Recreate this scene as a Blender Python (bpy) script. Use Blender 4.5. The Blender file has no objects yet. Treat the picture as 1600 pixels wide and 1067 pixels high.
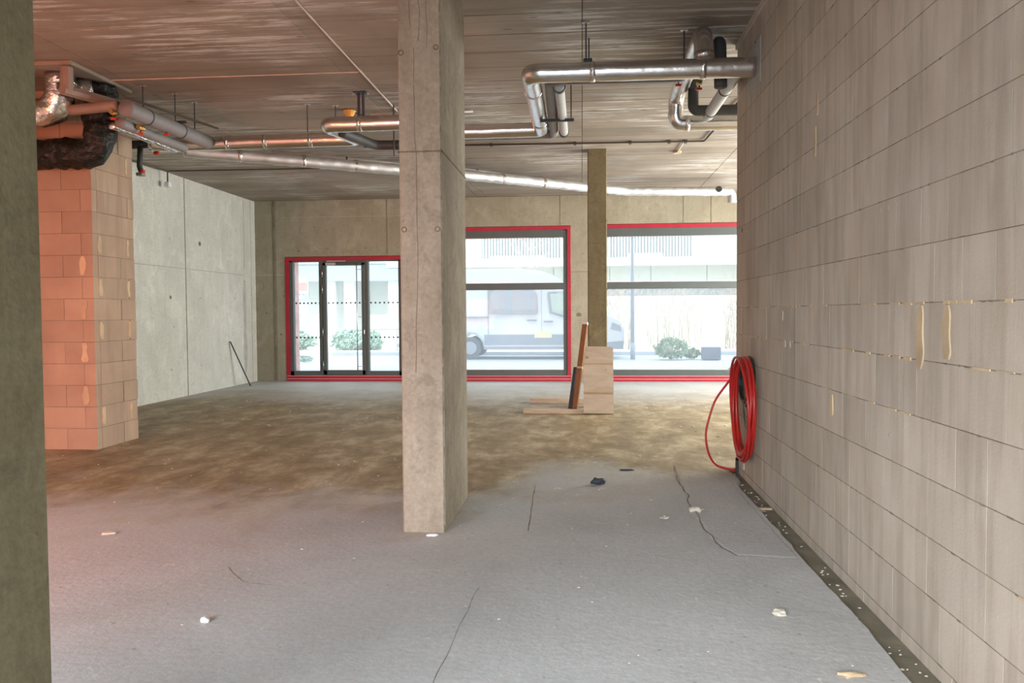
import bpy, bmesh, math, random
from mathutils import Vector, Matrix, noise
random.seed(7)
C = bpy.context.scene.collection
SC = bpy.context.scene
PI = math.pi

# ------------------------------------------------------------------ camera
cam_d = bpy.data.cameras.new('camera'); cam = bpy.data.objects.new('camera', cam_d); C.objects.link(cam)
YAW, PITCH, ROLL = -.0877, -.0364, -.0064
f = Vector((math.sin(YAW)*math.cos(PITCH), math.cos(YAW)*math.cos(PITCH), math.sin(PITCH)))
r0 = Vector((math.cos(YAW), -math.sin(YAW), 0)); u0 = r0.cross(f)
rr = math.cos(ROLL)*r0 + math.sin(ROLL)*u0; uu = -math.sin(ROLL)*r0 + math.cos(ROLL)*u0
cam.matrix_world = Matrix(((rr.x, uu.x, -f.x, 0), (rr.y, uu.y, -f.y, 0), (rr.z, uu.z, -f.z, 1.58), (0, 0, 0, 1)))
cam_d.sensor_width = 36; cam_d.lens = 1245/1600*36; cam_d.clip_start = .05; cam_d.clip_end = 300
SC.camera = cam
SC.view_settings.view_transform = 'Standard'; SC.view_settings.look = 'None'
SC.view_settings.exposure = 0.0; SC.view_settings.gamma = 1; SC.view_settings.use_curve_mapping = False
SC.cycles.max_bounces = 10; SC.cycles.diffuse_bounces = 6; SC.cycles.caustics_reflective = False
SC.cycles.caustics_refractive = False; SC.cycles.sample_clamp_indirect = 6

# ------------------------------------------------------------------ world and lights
W = bpy.data.worlds.new('sky'); SC.world = W; W.use_nodes = True
wn = W.node_tree; bg = wn.nodes['Background']
bg.inputs['Color'].default_value = (.80, .90, 1, 1); bg.inputs['Strength'].default_value = 3.6

def light(name, kind, loc, rot, power, color, size=None, sizey=None, **kw):
    d = bpy.data.lights.new(name, kind); o = bpy.data.objects.new(name, d); C.objects.link(o)
    o.location = loc; o.rotation_euler = rot; d.energy = power; d.color = color
    if size: d.shape = 'RECTANGLE'; d.size = size; d.size_y = sizey
    for k, v in kw.items(): setattr(d, k, v)
    return o
# sun comes from behind the camera, high over this building
s = light('sun', 'SUN', (0, -20, 20), (0, 0, 0), 3.6, (1, .93, .82), angle=.01)
s.rotation_euler = Vector((.25, 1, -.95)).to_track_quat('-Z', 'Y').to_euler()
# daylight through the opening in the rear wall (behind the camera)
light('rear_opening_daylight', 'AREA', (-1.9, -3.0, 2.3), (math.radians(47), 0, math.radians(-6)), 740, (.78, .89, 1), 5.2, 1.6, spread=math.radians(108))
# added fill light at a made-up opening in the hidden far right bay
light('side_fill_light', 'AREA', (6.0, 13.4, 2.0), (math.radians(90), 0, math.radians(90)), 1050, (1, .99, .93), 7.5, 3.0)
# added light for the orange glow at the left, hidden by the near column
light('warm_glow_light', 'AREA', (-5.0, .5, 1.5), (math.radians(86), 0, math.radians(10)), 200, (1, .20, .045), 2.0, 1.4, spread=math.radians(115))
# small warm fill light added behind the camera for the right wall
light('warm_wall_fill', 'AREA', (.2, -1.2, 1.0), (math.radians(70), 0, math.radians(-22)), 15, (1, .68, .36), .6, .4, spread=math.radians(75))
for nm, x, w, z, h in (('window_portal', -1.8, 3, 1.7, 3.1), ('window_portal', 2.1, 3, 1.7, 3.1), ('door_portal', -5.5, 2.7, 1.5, 2.6)):
    p = light(nm, 'AREA', (x, 18.75, z), (math.radians(-90), 0, 0), 1, (1, 1, 1), w, h)
    p.data.cycles.is_portal = True

# ------------------------------------------------------------------ materials
MATS = {}
class NT:
    def __init__(s, name):
        m = bpy.data.materials.new(name); m.use_nodes = True; s.m = m; s.t = m.node_tree
        s.b = s.t.nodes['Principled BSDF']; MATS[name] = m
    def n(s, typ, **kw):
        nd = s.t.nodes.new(typ)
        for k, v in kw.items():
            if k in nd.inputs.keys(): nd.inputs[k].default_value = v
            else: setattr(nd, k, v)
        return nd
    def l(s, a, b): s.t.links.new(a, b)
    def pos(s, scale=(1, 1, 1)):
        g = s.n('ShaderNodeNewGeometry'); mp = s.n('ShaderNodeMapping'); mp.inputs['Scale'].default_value = scale
        s.l(g.outputs['Position'], mp.inputs['Vector']); return mp.outputs[0]
    def noise(s, scale, vec=None, detail=5, rough=.6, dist=0):
        nd = s.n('ShaderNodeTexNoise'); nd.inputs['Scale'].default_value = scale; nd.inputs['Detail'].default_value = detail
        nd.inputs['Roughness'].default_value = rough; nd.inputs['Distortion'].default_value = dist
        if vec is not None: s.l(vec, nd.inputs['Vector'])
        return nd.outputs['Fac']
    def ramp(s, fac, stops):
        nd = s.n('ShaderNodeValToRGB'); s.l(fac, nd.inputs[0]); e = nd.color_ramp.elements
        while len(e) < len(stops): e.new(.5)
        for k, (p, c) in enumerate(stops):
            e[k].position = p; e[k].color = (*c, 1) if hasattr(c, '__len__') else (c, c, c, 1)
        return nd.outputs['Color']
    def mix(s, fac, a, b, mode='MIX'):
        nd = s.n('ShaderNodeMix'); nd.data_type = 'RGBA'; nd.blend_type = mode
        for inp, v in ((nd.inputs[0], fac), (nd.inputs[6], a), (nd.inputs[7], b)):
            if hasattr(v, 'is_linked') or hasattr(v, 'links'): s.l(v, inp)
            elif hasattr(v, '__len__'): inp.default_value = (*v, 1)
            else: inp.default_value = v
        return nd.outputs[2]
    def bump(s, h, strength, dist=.01, prev=None):
        nd = s.n('ShaderNodeBump'); nd.inputs['Strength'].default_value = strength; nd.inputs['Distance'].default_value = dist
        s.l(h, nd.inputs['Height'])
        if prev is not None: s.l(prev, nd.inputs['Normal'])
        return nd.outputs[0]
    def math(s, op, a, b=None):
        nd = s.n('ShaderNodeMath'); nd.operation = op
        for i, v in enumerate((a, b)):
            if v is None: continue
            if hasattr(v, 'links'): s.l(v, nd.inputs[i])
            else: nd.inputs[i].default_value = v
        return nd.outputs[0]
    def out(s, col=None, rough=None, nrm=None, metal=None, spec=None):
        b = s.b
        for k, v in (('Base Color', col), ('Roughness', rough), ('Normal', nrm), ('Metallic', metal), ('Specular IOR Level', spec)):
            if v is None: continue
            if hasattr(v, 'links'): s.l(v, b.inputs[k])
            elif hasattr(v, '__len__'): b.inputs[k].default_value = (*v, 1)
            else: b.inputs[k].default_value = v
        return s.m

def simple(name, col, rough=.6, metal=0, var=.12, bscale=60, bstr=.15, spec=.4):
    t = NT(name); v = t.noise(4, t.pos(), 4)
    lo = tuple(c*(1-var) for c in col); hi = tuple(min(1, c*(1+var)) for c in col)
    c = t.ramp(v, [(.3, lo), (.7, hi)])
    return t.out(c, rough, t.bump(t.noise(bscale, t.pos()), bstr, .004), metal, spec)

def concrete(name, lo, hi, stain, scale=(1, 1, 1), vert=True, bump=.35, pores=True, rough=.85):
    t = NT(name)
    p = t.pos(scale)
    a = t.noise(1.1, p, 6, .62, .6)
    c = t.ramp(a, [(.3, lo), (.52, tuple((x+y)/2 for x, y in zip(lo, hi))), (.72, hi)])
    # vertical / long streaks
    q = t.pos((5, 5, .5) if vert else (.45, 9, 1))
    b = t.noise(1.4, q, 5, .6)
    c = t.mix(t.ramp(b, [(.48, 0), (.75, .55)]), c, stain)
    bm_ = t.noise(6.5, t.pos(), 5, .7, .8); c = t.mix(t.ramp(bm_, [(.52, 0), (.66, .55)]), c, stain)
    c = t.mix(t.ramp(t.noise(2.6, t.pos((1, 1, .8)), 4, .65, .5), [(.55, 0), (.72, .5)]), c, tuple(min(1, x*1.2) for x in hi))
    fn = t.noise(38, t.pos(), 3, .6)
    c = t.mix(.45, c, t.ramp(fn, [(.3, .55), (.7, 1.0)]), 'MULTIPLY')
    n = t.bump(fn, bump, .006)
    n = t.bump(b, bump*.8, .01, n)
    if pores:
        v = t.n('ShaderNodeTexVoronoi'); v.inputs['Scale'].default_value = 9; t.l(t.pos(), v.inputs['Vector'])
        pm = t.ramp(v.outputs['Distance'], [(.03, 1), (.07, 0)])
        c = t.mix(t.math('MULTIPLY', pm, .45), c, tuple(x*.45 for x in lo))
    return t.out(c, rough, n, 0, .3)

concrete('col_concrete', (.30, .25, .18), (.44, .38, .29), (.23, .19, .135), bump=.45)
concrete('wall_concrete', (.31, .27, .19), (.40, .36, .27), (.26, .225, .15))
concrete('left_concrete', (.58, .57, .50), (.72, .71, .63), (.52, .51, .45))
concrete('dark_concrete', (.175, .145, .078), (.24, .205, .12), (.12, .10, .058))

# board-formed ceiling: stretched grain along x
t = NT('ceiling_concrete')
g = t.noise(1.0, t.pos((.45, 6.5, 1)), 8, .66, .2)
a = t.noise(.8, t.pos(), 5, .6, .5)
c = t.ramp(a, [(.3, (.255, .205, .155)), (.7, (.37, .315, .25))])
c = t.mix(t.ramp(g, [(.34, .4), (.50, 0)]), c, (.14, .11, .085))
gp = t.noise(1.0, t.pos((1.0, 13, 1)), 6, .75)
gm = t.noise(.55, t.pos((1, 1, 1)), 2, .5)
lime = t.math('MULTIPLY', t.ramp(gp, [(.50, 0), (.57, 1)]), t.ramp(gm, [(.46, 0), (.58, .75)]))
c = t.mix(lime, c, (.68, .66, .62))
oi = t.n('ShaderNodeObjectInfo')
c = t.mix(.5, c, t.ramp(oi.outputs['Random'], [(0, .55), (1, 1.0)]), 'MULTIPLY')
kn = t.n('ShaderNodeTexVoronoi'); kn.inputs['Scale'].default_value = 1.6; t.l(t.pos((1, 2.6, 1)), kn.inputs['Vector'])
c = t.mix(t.ramp(kn.outputs['Distance'], [(.05, .7), (.10, 0)]), c, (.12, .09, .07))
n = t.bump(g, .10, .01); n = t.bump(t.noise(30, t.pos((.3, 1.6, 1))), .25, .004, n)
ro = t.ramp(lime, [(0, .72), (1, .42)])
t.out(c, .68, n, 0, .4)

# floor: pale trowelled slab, brown dusty dirt in the middle bays
t = NT('floor_concrete')
P = t.pos(); a = t.noise(.7, P, 7, .65, .4); fine = t.noise(26, P, 4, .7); mid = t.noise(6, P, 5, .7)
c = t.ramp(a, [(.3, (.44, .435, .42)), (.7, (.58, .575, .56))])
c = t.mix(.5, c, t.ramp(fine, [(.3, .62), (.66, 1)]), 'MULTIPLY')
sx = t.n('ShaderNodeSeparateXYZ'); t.l(P, sx.inputs[0])
yy = t.math('ADD', sx.outputs['Y'], t.math('MULTIPLY', t.math('SUBTRACT', a, .5), 5))
xo = t.n('ShaderNodeMapRange'); xo.inputs[1].default_value = .0; xo.inputs[2].default_value = -1.2; xo.inputs[4].default_value = 1.3; t.l(sx.outputs['X'], xo.inputs[0])
yy2 = t.math('ADD', yy, xo.outputs[0])
dm = t.n('ShaderNodeMapRange'); dm.inputs[1].default_value = 6.9; dm.inputs[2].default_value = 8.4; t.l(yy2, dm.inputs[0])
dm2 = t.n('ShaderNodeMapRange'); dm2.inputs[1].default_value = 16.6; dm2.inputs[2].default_value = 13.0; t.l(yy, dm2.inputs[0])  # dirt thins towards the windows, also painting in their sheen on the floor
dirt = t.math('MULTIPLY', dm.outputs[0], t.math('MAXIMUM', dm2.outputs[0], .08))
tracks = t.noise(1, t.pos((2.4, 1.3, 1)), 10, .76, .3)
dc = t.ramp(tracks, [(.34, (.17, .115, .055)), (.5, (.30, .225, .12)), (.64, (.50, .415, .27))])
dc = t.mix(.5, dc, t.ramp(mid, [(.3, .6), (.66, 1)]), 'MULTIPLY')
c = t.mix(dirt, c, dc)
sp = t.n('ShaderNodeTexVoronoi'); sp.inputs['Scale'].default_value = 7; t.l(P, sp.inputs['Vector'])
c = t.mix(t.ramp(sp.outputs['Distance'], [(.05, .55), (.09, 0)]), c, (.22, .19, .15))
c = t.mix(t.ramp(t.noise(11, P, 2, .5, 1.0), [(.70, 0), (.76, .5)]), c, (.72, .70, .66))
n = t.bump(fine, .6, .004); n = t.bump(mid, .35, .012, n)
t.out(c, .6, n, 0, .45)

# aerated blocks
def blockmat(name, lo, hi, stain, tint):
    t = NT(name)
    oi = t.n('ShaderNodeObjectInfo')
    a = t.noise(1.5, t.pos(), 5, .6, .3)
    c = t.ramp(a, [(.3, lo), (.7, hi)])
    st = t.noise(1.3, t.pos((1, 6.5, .7)), 5, .6, .2)
    c = t.mix(t.ramp(st, [(.44, 0), (.62, .55)]), c, stain)
    c = t.mix(.7, c, t.ramp(oi.outputs['Random'], [(0, .80), (.5, .93), (1, 1.0)]), 'MULTIPLY')
    bl = t.noise(2.3, t.pos(), 3, .5)
    c = t.mix(t.ramp(bl, [(.60, 0), (.75, .35)]), c, tint)
    fn = t.noise(70, t.pos(), 3, .6)
    n = t.bump(fn, .25, .004); n = t.bump(t.noise(1, t.pos((1, 60, 1.5)), 3), .15, .004, n)
    return t.out(c, .9, n, 0, .2)
blockmat('block_white', (.46, .39, .31), (.55, .48, .40), (.36, .30, .23), (.45, .35, .24))
blockmat('block_shaft', (.37, .26, .18), (.46, .33, .235), (.31, .22, .16), (.38, .26, .16))
simple('mortar_dark', (.20, .165, .12), .95, var=.4, bscale=40, bstr=.6)
simple('mortar_yellow', (.50, .375, .235), .9, var=.2, bscale=30, bstr=.5)
simple('mortar_grey', (.42, .40, .36), .95, var=.15)
simple('trough_concrete', (.175, .155, .11), .75, var=.35, bscale=25, bstr=.6)  # darker olive concrete for the trough bed
simple('collar_plaster', (.60, .50, .44), .9, var=.1)

# foil
def foil(name, col, rough, bscale, bstr):
    t = NT(name); P = t.pos()
    v = t.n('ShaderNodeTexVoronoi'); v.inputs['Scale'].default_value = bscale; t.l(P, v.inputs['Vector'])
    h = t.noise(bscale*.8, P, 4, .6, 1.5)
    n = t.bump(v.outputs['Distance'], bstr, .008); n = t.bump(h, bstr, .01, n)
    c = t.ramp(t.noise(7, P), [(.3, tuple(x*.85 for x in col)), (.7, col)])
    return t.out(c, rough, n, 1, .5)
foil('foil_pipe', (.80, .78, .76), .24, 22, .10)
foil('foil_crumpled', (.82, .80, .77), .22, 20, .75)
foil('foil_white', (.74, .74, .73), .55, 14, .18)
simple('pipe_grey', (.20, .19, .18), .5, 0, .1)
simple('pipe_white', (.48, .48, .46), .4, 0, .08)
simple('pipe_dark', (.055, .055, .05), .6, 0, .2)
simple('duct_brown', (.26, .19, .15), .55, .1, .1)
simple('duct_grey', (.21, .195, .19), .6, 0, .1)
t = NT('black_foil'); v = t.n('ShaderNodeTexVoronoi'); v.inputs['Scale'].default_value = 16; t.l(t.pos(), v.inputs['Vector'])
t.out((.010, .011, .008), .36, t.bump(t.noise(14, t.pos(), 4, .6, 1.5), .8, .02, t.bump(v.outputs['Distance'], .7, .015)), 0, .3)
simple('steel', (.50, .50, .50), .35, 1, .1)
simple('steel_dark', (.05, .055, .065), .5, .3, .1)
simple('brass', (.60, .42, .16), .3, 1, .1)
simple('valve_red', (.48, .05, .02), .4, 0, .1)
simple('conduit_white', (.62, .58, .52), .6, 0, .08)
simple('conduit_dark', (.09, .075, .06), .7, 0, .1)
simple('frame_grey', (.085, .098, .092), .5, .1, .05, 20, .03)
simple('tape_red', (.36, .012, .028), .45, 0, .12, 12, .3)
simple('tape_edge', (.72, .42, .44), .5, 0, .05)
simple('hose_red', (.42, .018, .015), .35, 0, .12, 20, .05, .5)
simple('cable_black', (.02, .025, .022), .4)
simple('orange_box', (.80, .42, .08), .5)
simple('lever_white', (.8, .8, .8), .4)
simple('brick_red', (.62, .33, .30), .9, 0, .25, 25, .5)
simple('van_white', (.68, .69, .75), .25, 0, .01, 3, 0, .5)
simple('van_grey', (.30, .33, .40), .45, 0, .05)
simple('rubber', (.10, .11, .14), .7)
simple('slab_white', (.66, .66, .65), .8, 0, .03)
simple('slat_white', (.66, .66, .65), .6, 0, .03)
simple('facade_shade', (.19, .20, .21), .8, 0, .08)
simple('facade_cream', (.50, .50, .44), .85, 0, .04)
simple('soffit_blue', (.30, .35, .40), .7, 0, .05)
simple('pavement_pale', (.50, .52, .57), .9, 0, .06, 20, .3)
simple('road_pale', (.46, .48, .52), .9, 0, .06, 30, .3)
simple('gravel', (.58, .57, .50), .95, 0, .3, 20, .8)
simple('kerb_red', (.72, .30, .32), .8, 0, .1)
simple('post_grey', (.36, .38, .46), .5, .2, .05)
simple('stem_pale', (.42, .36, .30), .8, 0, .15)
simple('leaf_green', (.26, .36, .22), .6, 0, .35, 9, .1)
simple('hedge_green', (.36, .50, .40), .6, 0, .3, 9, .1)
simple('box_dark', (.20, .22, .28), .6, 0, .1)
simple('debris_stone', (.50, .46, .38), .95, 0, .3, 25, .8)
simple('debris_dark', (.04, .045, .06), .6)
simple('tag_yellow', (.85, .84, .52), .6)
simple('sign_red', (.75, .22, .20), .5); simple('sign_blue', (.30, .36, .60), .5)
simple('sign_post', (.38, .42, .50), .5)
def wood(name, lo, hi, sc):
    t = NT(name); g = t.noise(2.2, t.pos(sc), 5, .6, .8)
    c = t.ramp(g, [(.32, lo), (.68, hi)])
    k = t.n('ShaderNodeTexVoronoi'); k.inputs['Scale'].default_value = 3.1; t.l(t.pos(), k.inputs['Vector'])
    c = t.mix(t.ramp(k.outputs['Distance'], [(.05, .7), (.11, 0)]), c, tuple(x*.45 for x in lo))
    return t.out(c, .8, t.bump(g, .3, .004), 0, .25)
wood('wood_pale', (.42, .34, .24), (.58, .50, .39), (1.5, 12, 12))
wood('wood_panel', (.40, .33, .25), (.50, .43, .34), (.8, 1, 3))
wood('wood_band', (.30, .21, .12), (.42, .32, .20), (1, 4, 12))
wood('wood_brown', (.20, .085, .035), (.30, .14, .07), (14, 14, 1.5))

# window glass: clear, faint reflection, translucent white mixed in as glare haze
def glassmat(name, tint, veil):
    t = NT(name); nt = t.t
    tr = t.n('ShaderNodeBsdfTransparent'); tr.inputs[0].default_value = (*tint, 1)
    gl = t.n('ShaderNodeBsdfGlossy'); gl.inputs['Roughness'].default_value = .02
    tl = t.n('ShaderNodeBsdfTranslucent'); tl.inputs[0].default_value = (.9, .92, .95, 1)
    lw = t.n('ShaderNodeFresnel'); lw.inputs[0].default_value = 1.09
    m1 = t.n('ShaderNodeMixShader'); t.l(lw.outputs[0], m1.inputs[0]); t.l(tr.outputs[0], m1.inputs[1]); t.l(gl.outputs[0], m1.inputs[2])
    m2 = t.n('ShaderNodeMixShader'); m2.inputs[0].default_value = veil; t.l(m1.outputs[0], m2.inputs[1]); t.l(tl.outputs[0], m2.inputs[2])
    t.l(m2.outputs[0], nt.nodes['Material Output'].inputs[0])
glassmat('glass', (.97, 1, .985), .12)
t = NT('van_glass'); t.out((.36, .33, .36), .45, None, 0, .2)
t = NT('van_glass_green'); t.out((.46, .54, .48), .4, None, 0, .2)

# ------------------------------------------------------------------ helpers
def mesh_from(bm, name):
    me = bpy.data.meshes.new(name); bm.normal_update(); bm.to_mesh(me); bm.free(); return me
def obj(name, bm, mat, parent=None, smooth=False, loc=None, **props):
    me = mesh_from(bm, name) if isinstance(bm, bmesh.types.BMesh) else bm
    if mat and not me.materials: me.materials.append(MATS[mat])
    if smooth:
        for p in me.polygons: p.use_smooth = True
    o = bpy.data.objects.new(name, me); C.objects.link(o)
    if parent is not None:
        o.parent = parent
        w = Vector(parent.location); q = parent.parent
        while q is not None: w += Vector(q.location); q = q.parent
        o.location = -w if loc is None else loc
    elif loc is not None: o.location = loc
    for k, v in props.items(): o[k] = v
    return o
def tag(o, label, cat, group=None):
    o['label'] = label; o['category'] = cat
    if group: o['group'] = group
    return o
def thing(name, label, cat, loc=(0, 0, 0), group=None):
    o = bpy.data.objects.new(name, None); C.objects.link(o); o.location = loc; o.empty_display_size = .1
    return tag(o, label, cat, group)
def struct(name, bm=None, mat=None, **kw):
    if bm is None:
        o = bpy.data.objects.new(name, None); C.objects.link(o)
    else: o = obj(name, bm, mat, **kw)
    o['kind'] = 'structure'; return o
def box(bm, x0, x1, y0, y1, z0, z1, bev=0, seg=1):
    vs = [bm.verts.new(p) for p in ((x0,y0,z0),(x1,y0,z0),(x1,y1,z0),(x0,y1,z0),(x0,y0,z1),(x1,y0,z1),(x1,y1,z1),(x0,y1,z1))]
    fs = [bm.faces.new([vs[i] for i in q]) for q in ((3,2,1,0),(4,5,6,7),(0,1,5,4),(1,2,6,5),(2,3,7,6),(3,0,4,7))]
    if bev:
        es = list({e for fc in fs for e in fc.edges})
        bmesh.ops.bevel(bm, geom=es, offset=bev, segments=seg, affect='EDGES', profile=.5)
    return vs
def B(*a, **k):
    bm = bmesh.new(); box(bm, *a, **k); return bm
def Bs(*boxes, bev=0):
    bm = bmesh.new()
    for b in boxes: box(bm, *b, bev=bev)
    return bm
def round_path(pts, rad, n=6):
    pts = [Vector(p) for p in pts]
    if len(pts) < 3: return pts
    rads = rad if hasattr(rad, '__len__') else [rad]*(len(pts)-2)
    out = [pts[0]]
    for i in range(1, len(pts)-1):
        a, b, c = pts[i-1], pts[i], pts[i+1]
        d = min(rads[i-1], (a-b).length*.48, (c-b).length*.48)
        p, q = b+(a-b).normalized()*d, b+(c-b).normalized()*d
        for k in range(n+1):
            s_ = k/n; out.append((1-s_)**2*p + 2*s_*(1-s_)*b + s_**2*q)
    out.append(pts[-1]); return out
def resample(pts, step):
    out = [pts[0]]
    for a, b in zip(pts, pts[1:]):
        L = (b-a).length; k = max(1, int(L/step))
        for i in range(1, k+1): out.append(a.lerp(b, i/k))
    return out
def tube(bm, pts, r, seg=16, cap=True, wob=0, wscale=6, rfun=None):
    pts = [Vector(p) for p in pts]; n = len(pts)
    tans = []
    for i in range(n):
        tv = pts[min(i+1, n-1)] - pts[max(i-1, 0)]
        tans.append(tv.normalized() if tv.length > 1e-9 else Vector((0, 0, 1)))
    up = Vector((0, 0, 1)) if abs(tans[0].z) < .9 else Vector((1, 0, 0))
    nrm = (up - tans[0]*up.dot(tans[0])).normalized()
    rings = []
    for i in range(n):
        nrm = (nrm - tans[i]*nrm.dot(tans[i])).normalized(); bi = tans[i].cross(nrm)
        rad = rfun(i/(n-1)) if rfun else r
        ring = []
        for k in range(seg):
            a = 2*PI*k/seg; d = nrm*math.cos(a)+bi*math.sin(a); p = pts[i]+d*rad
            if wob: p += d*wob*noise.noise(p*wscale)
            ring.append(bm.verts.new(p))
        rings.append(ring)
    for A, Bb in zip(rings, rings[1:]):
        for k in range(seg): bm.faces.new((A[k], A[(k+1) % seg], Bb[(k+1) % seg], Bb[k]))
    if cap: bm.faces.new(rings[0][::-1]); bm.faces.new(rings[-1])
def T(pts, r, rad=0, seg=16, step=None, **k):
    bm = bmesh.new(); p = round_path(pts, rad) if rad else [Vector(q) for q in pts]
    if step: p = resample(p, step)
    tube(bm, p, r, seg, **k); return bm
def ring_band(bm, c, axis, r, w, seg=16):
    c = Vector(c); ax = Vector(axis).normalized(); tube(bm, [c-ax*w/2, c+ax*w/2], r, seg)
def disc(bm, c, axis, r, w, seg=14): ring_band(bm, c, axis, r, w, seg)
def blob(bm, c, r, squash=(1, 1, 1), sub=2, amp=.35, seed=0, sc=2.2):
    res = bmesh.ops.create_icosphere(bm, subdivisions=sub, radius=1)
    for v in res['verts']:
        d = v.co.copy(); k = 1+amp*noise.noise(d*sc+Vector((seed, seed*1.7, 3)))
        v.co = Vector(c)+Vector((d.x*squash[0], d.y*squash[1], d.z*squash[2]))*r*k

CH = 4.217; D = 18.21; XL = -7.653; XW = 1.545; YE = 8.17; YB = -4.0; XFAR = 6.2

# ------------------------------------------------------------------ floor
bm = bmesh.new()
XT = 1.40
def edge_x(y): return XT + .035*noise.noise(Vector((y*1.3, 0, 0))) + .012*noise.noise(Vector((y*9, 2, 0)))
# slab with a broken edge along the trough, trough ends at the wall end
ys = [YB + i*.12 for i in range(int((YE-.05-YB)/.12)+1)]
top, bot, lt = [], [], []
for y in ys:
    x = edge_x(y) + (.06 if y > 7.4 else 0)
    top.append(bm.verts.new((x, y, 0))); bot.append(bm.verts.new((x+.012, y, -.05))); lt.append(bm.verts.new((XL-.2, y, 0)))
for i in range(len(ys)-1):
    bm.faces.new((lt[i], top[i], top[i+1], lt[i+1])); bm.faces.new((top[i], bot[i], bot[i+1], top[i+1]))
y1 = ys[-1]
box(bm, XL-.2, XFAR, y1, D+.02, -.06, 0)
bmesh.ops.recalc_face_normals(bm, faces=bm.faces)
floor = struct('floor', bm, 'floor_concrete')
obj('trough_bed', B(1.3, 1.75, YB, YE, -.12, -.032), 'trough_concrete', floor)
obj('slab_underside', B(XL-.2, 1.3, YB, y1, -.2, -.06), 'mortar_dark', floor)
def crack(name, pts, w, z=.0015):
    bm = bmesh.new(); P_ = resample([Vector((*p, 0)) for p in pts], .06); L, R_ = [], []
    for i, p in enumerate(P_):
        j = Vector((noise.noise(p*4), noise.noise(p*4+Vector((9, 0, 0))), 0))*(.012 if 'joint' in name else .035)
        ww = w*(.35+.9*abs(noise.noise(p*7)))
        L.append(bm.verts.new((p.x+j.x-ww, p.y+j.y-ww*.3, z))); R_.append(bm.verts.new((p.x+j.x+ww, p.y+j.y+ww*.3, z)))
    for i in range(len(P_)-1): bm.faces.new((L[i], R_[i], R_[i+1], L[i+1]))
    obj(name, bm, 'mortar_dark', floor)
crack('floor_joint', [(-.43, 7.2), (-.39, 5.7)], .006)
crack('floor_joint', [(-.60, 4.5), (-.64, 3.2)], .0028)
crack('floor_joint', [(-2.75, 7.4), (-3.0, 6.3)], .006)
crack('floor_crack', [(-2.2, 4.75), (-2.0, 4.5), (-1.75, 4.45)], .006)
# raised screed patch beside the trough
bm = bmesh.new()
pp = [(.93, 8.2), (.90, 7.4), (.885, 6.75), (.87, 6.2), (.89, 5.6), (.93, 5.35), (1.0, 5.2), (1.37, 5.18), (1.37, 7.4), (1.40, 8.1)]
P_ = resample([Vector((*p, 0)) for p in pp+[pp[0]]], .08)[:-1]
ring0, ring1 = [], []
cx = sum(p.x for p in P_)/len(P_); cy = sum(p.y for p in P_)/len(P_)
for p in P_:
    j = Vector((noise.noise(p*5), noise.noise(p*5+Vector((4, 4, 0))), 0))*(.03 if p.x < 1.3 else .01); q = p+j
    ring0.append(bm.verts.new((q.x, q.y, .0005))); d = Vector((cx-q.x, (cy-q.y)*.3, 0)).normalized()*.02
    ring1.append(bm.verts.new((q.x+d.x, q.y+d.y, .003)))
n_ = len(P_)
for i in range(n_): bm.faces.new((ring0[i], ring0[(i+1) % n_], ring1[(i+1) % n_], ring1[i]))
bm.faces.new(ring1); bmesh.ops.recalc_face_normals(bm, faces=bm.faces)
obj('screed_patch', bm, 'floor_concrete', floor)

crack('floor_crack', [(.93, 8.2), (.90, 7.4), (.885, 6.75), (.87, 6.2), (.89, 5.6), (.93, 5.35), (1.0, 5.2), (1.12, 5.18)], .009, .004)
# ------------------------------------------------------------------ ceiling with board-formed panels
ceil = struct('ceiling', B(XL-.2, XFAR, YB, D+.3, CH+.012, CH+.3), 'ceiling_concrete')
cols = [(XL, -5.10), (-5.10, -2.60), (-2.38, .01), (.01, 2.51), (2.51, 5.0)]
obj('joint_backing', B(XL, 5.0, 5.1, D, CH+.006, CH+.013), 'conduit_dark', ceil)
pm = {}
rows = [5.12+.5*k for k in range(27)]
random.seed(3)
for ci, (a, b) in enumerate(cols):
    w = b-a
    me = mesh_from(B(-w/2+.004, w/2-.004, -.243, .243, 0, .02, bev=.002), 'formwork_panel')
    for y in rows[:-1]:
        if ci == 4 and y < 8.4: continue
        if ci == 3 and y+.25 < 5: continue
        o = obj('formwork_panel', me, 'ceiling_concrete', ceil, loc=((a+b)/2, y+.25, CH-random.random()*.004))
obj('filler_strip', B(-2.60, -2.39, 5.0, D, CH-.001, CH+.02), 'ceiling_concrete', ceil)
bm = bmesh.new(); tube(bm, resample([Vector((-2.385, 4.9, CH-.004)), Vector((-2.40, 13.6, CH-.004))], .1), .011, 6, wob=.006, wscale=20)
obj('concrete_bead', bm, 'collar_plaster', ceil)
bm = bmesh.new(); tube(bm, resample([Vector((-5.25, 8.62, CH-.003)), Vector((-2.42, 8.62, CH-.003))], .1), .007, 6, wob=.006, wscale=20)
obj('concrete_bead', bm, 'collar_plaster', ceil)
obj('ceiling_joint', B(XL, 5.0, 14.112, 14.128, CH-.004, CH), 'mortar_dark', ceil)
bm = bmesh.new(); tube(bm, [(-2.24, 16.1, CH-.004), (-2.10, 17.9, CH-.004)], .008, 6); obj('concrete_bead', bm, 'mortar_dark', ceil)

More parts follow.
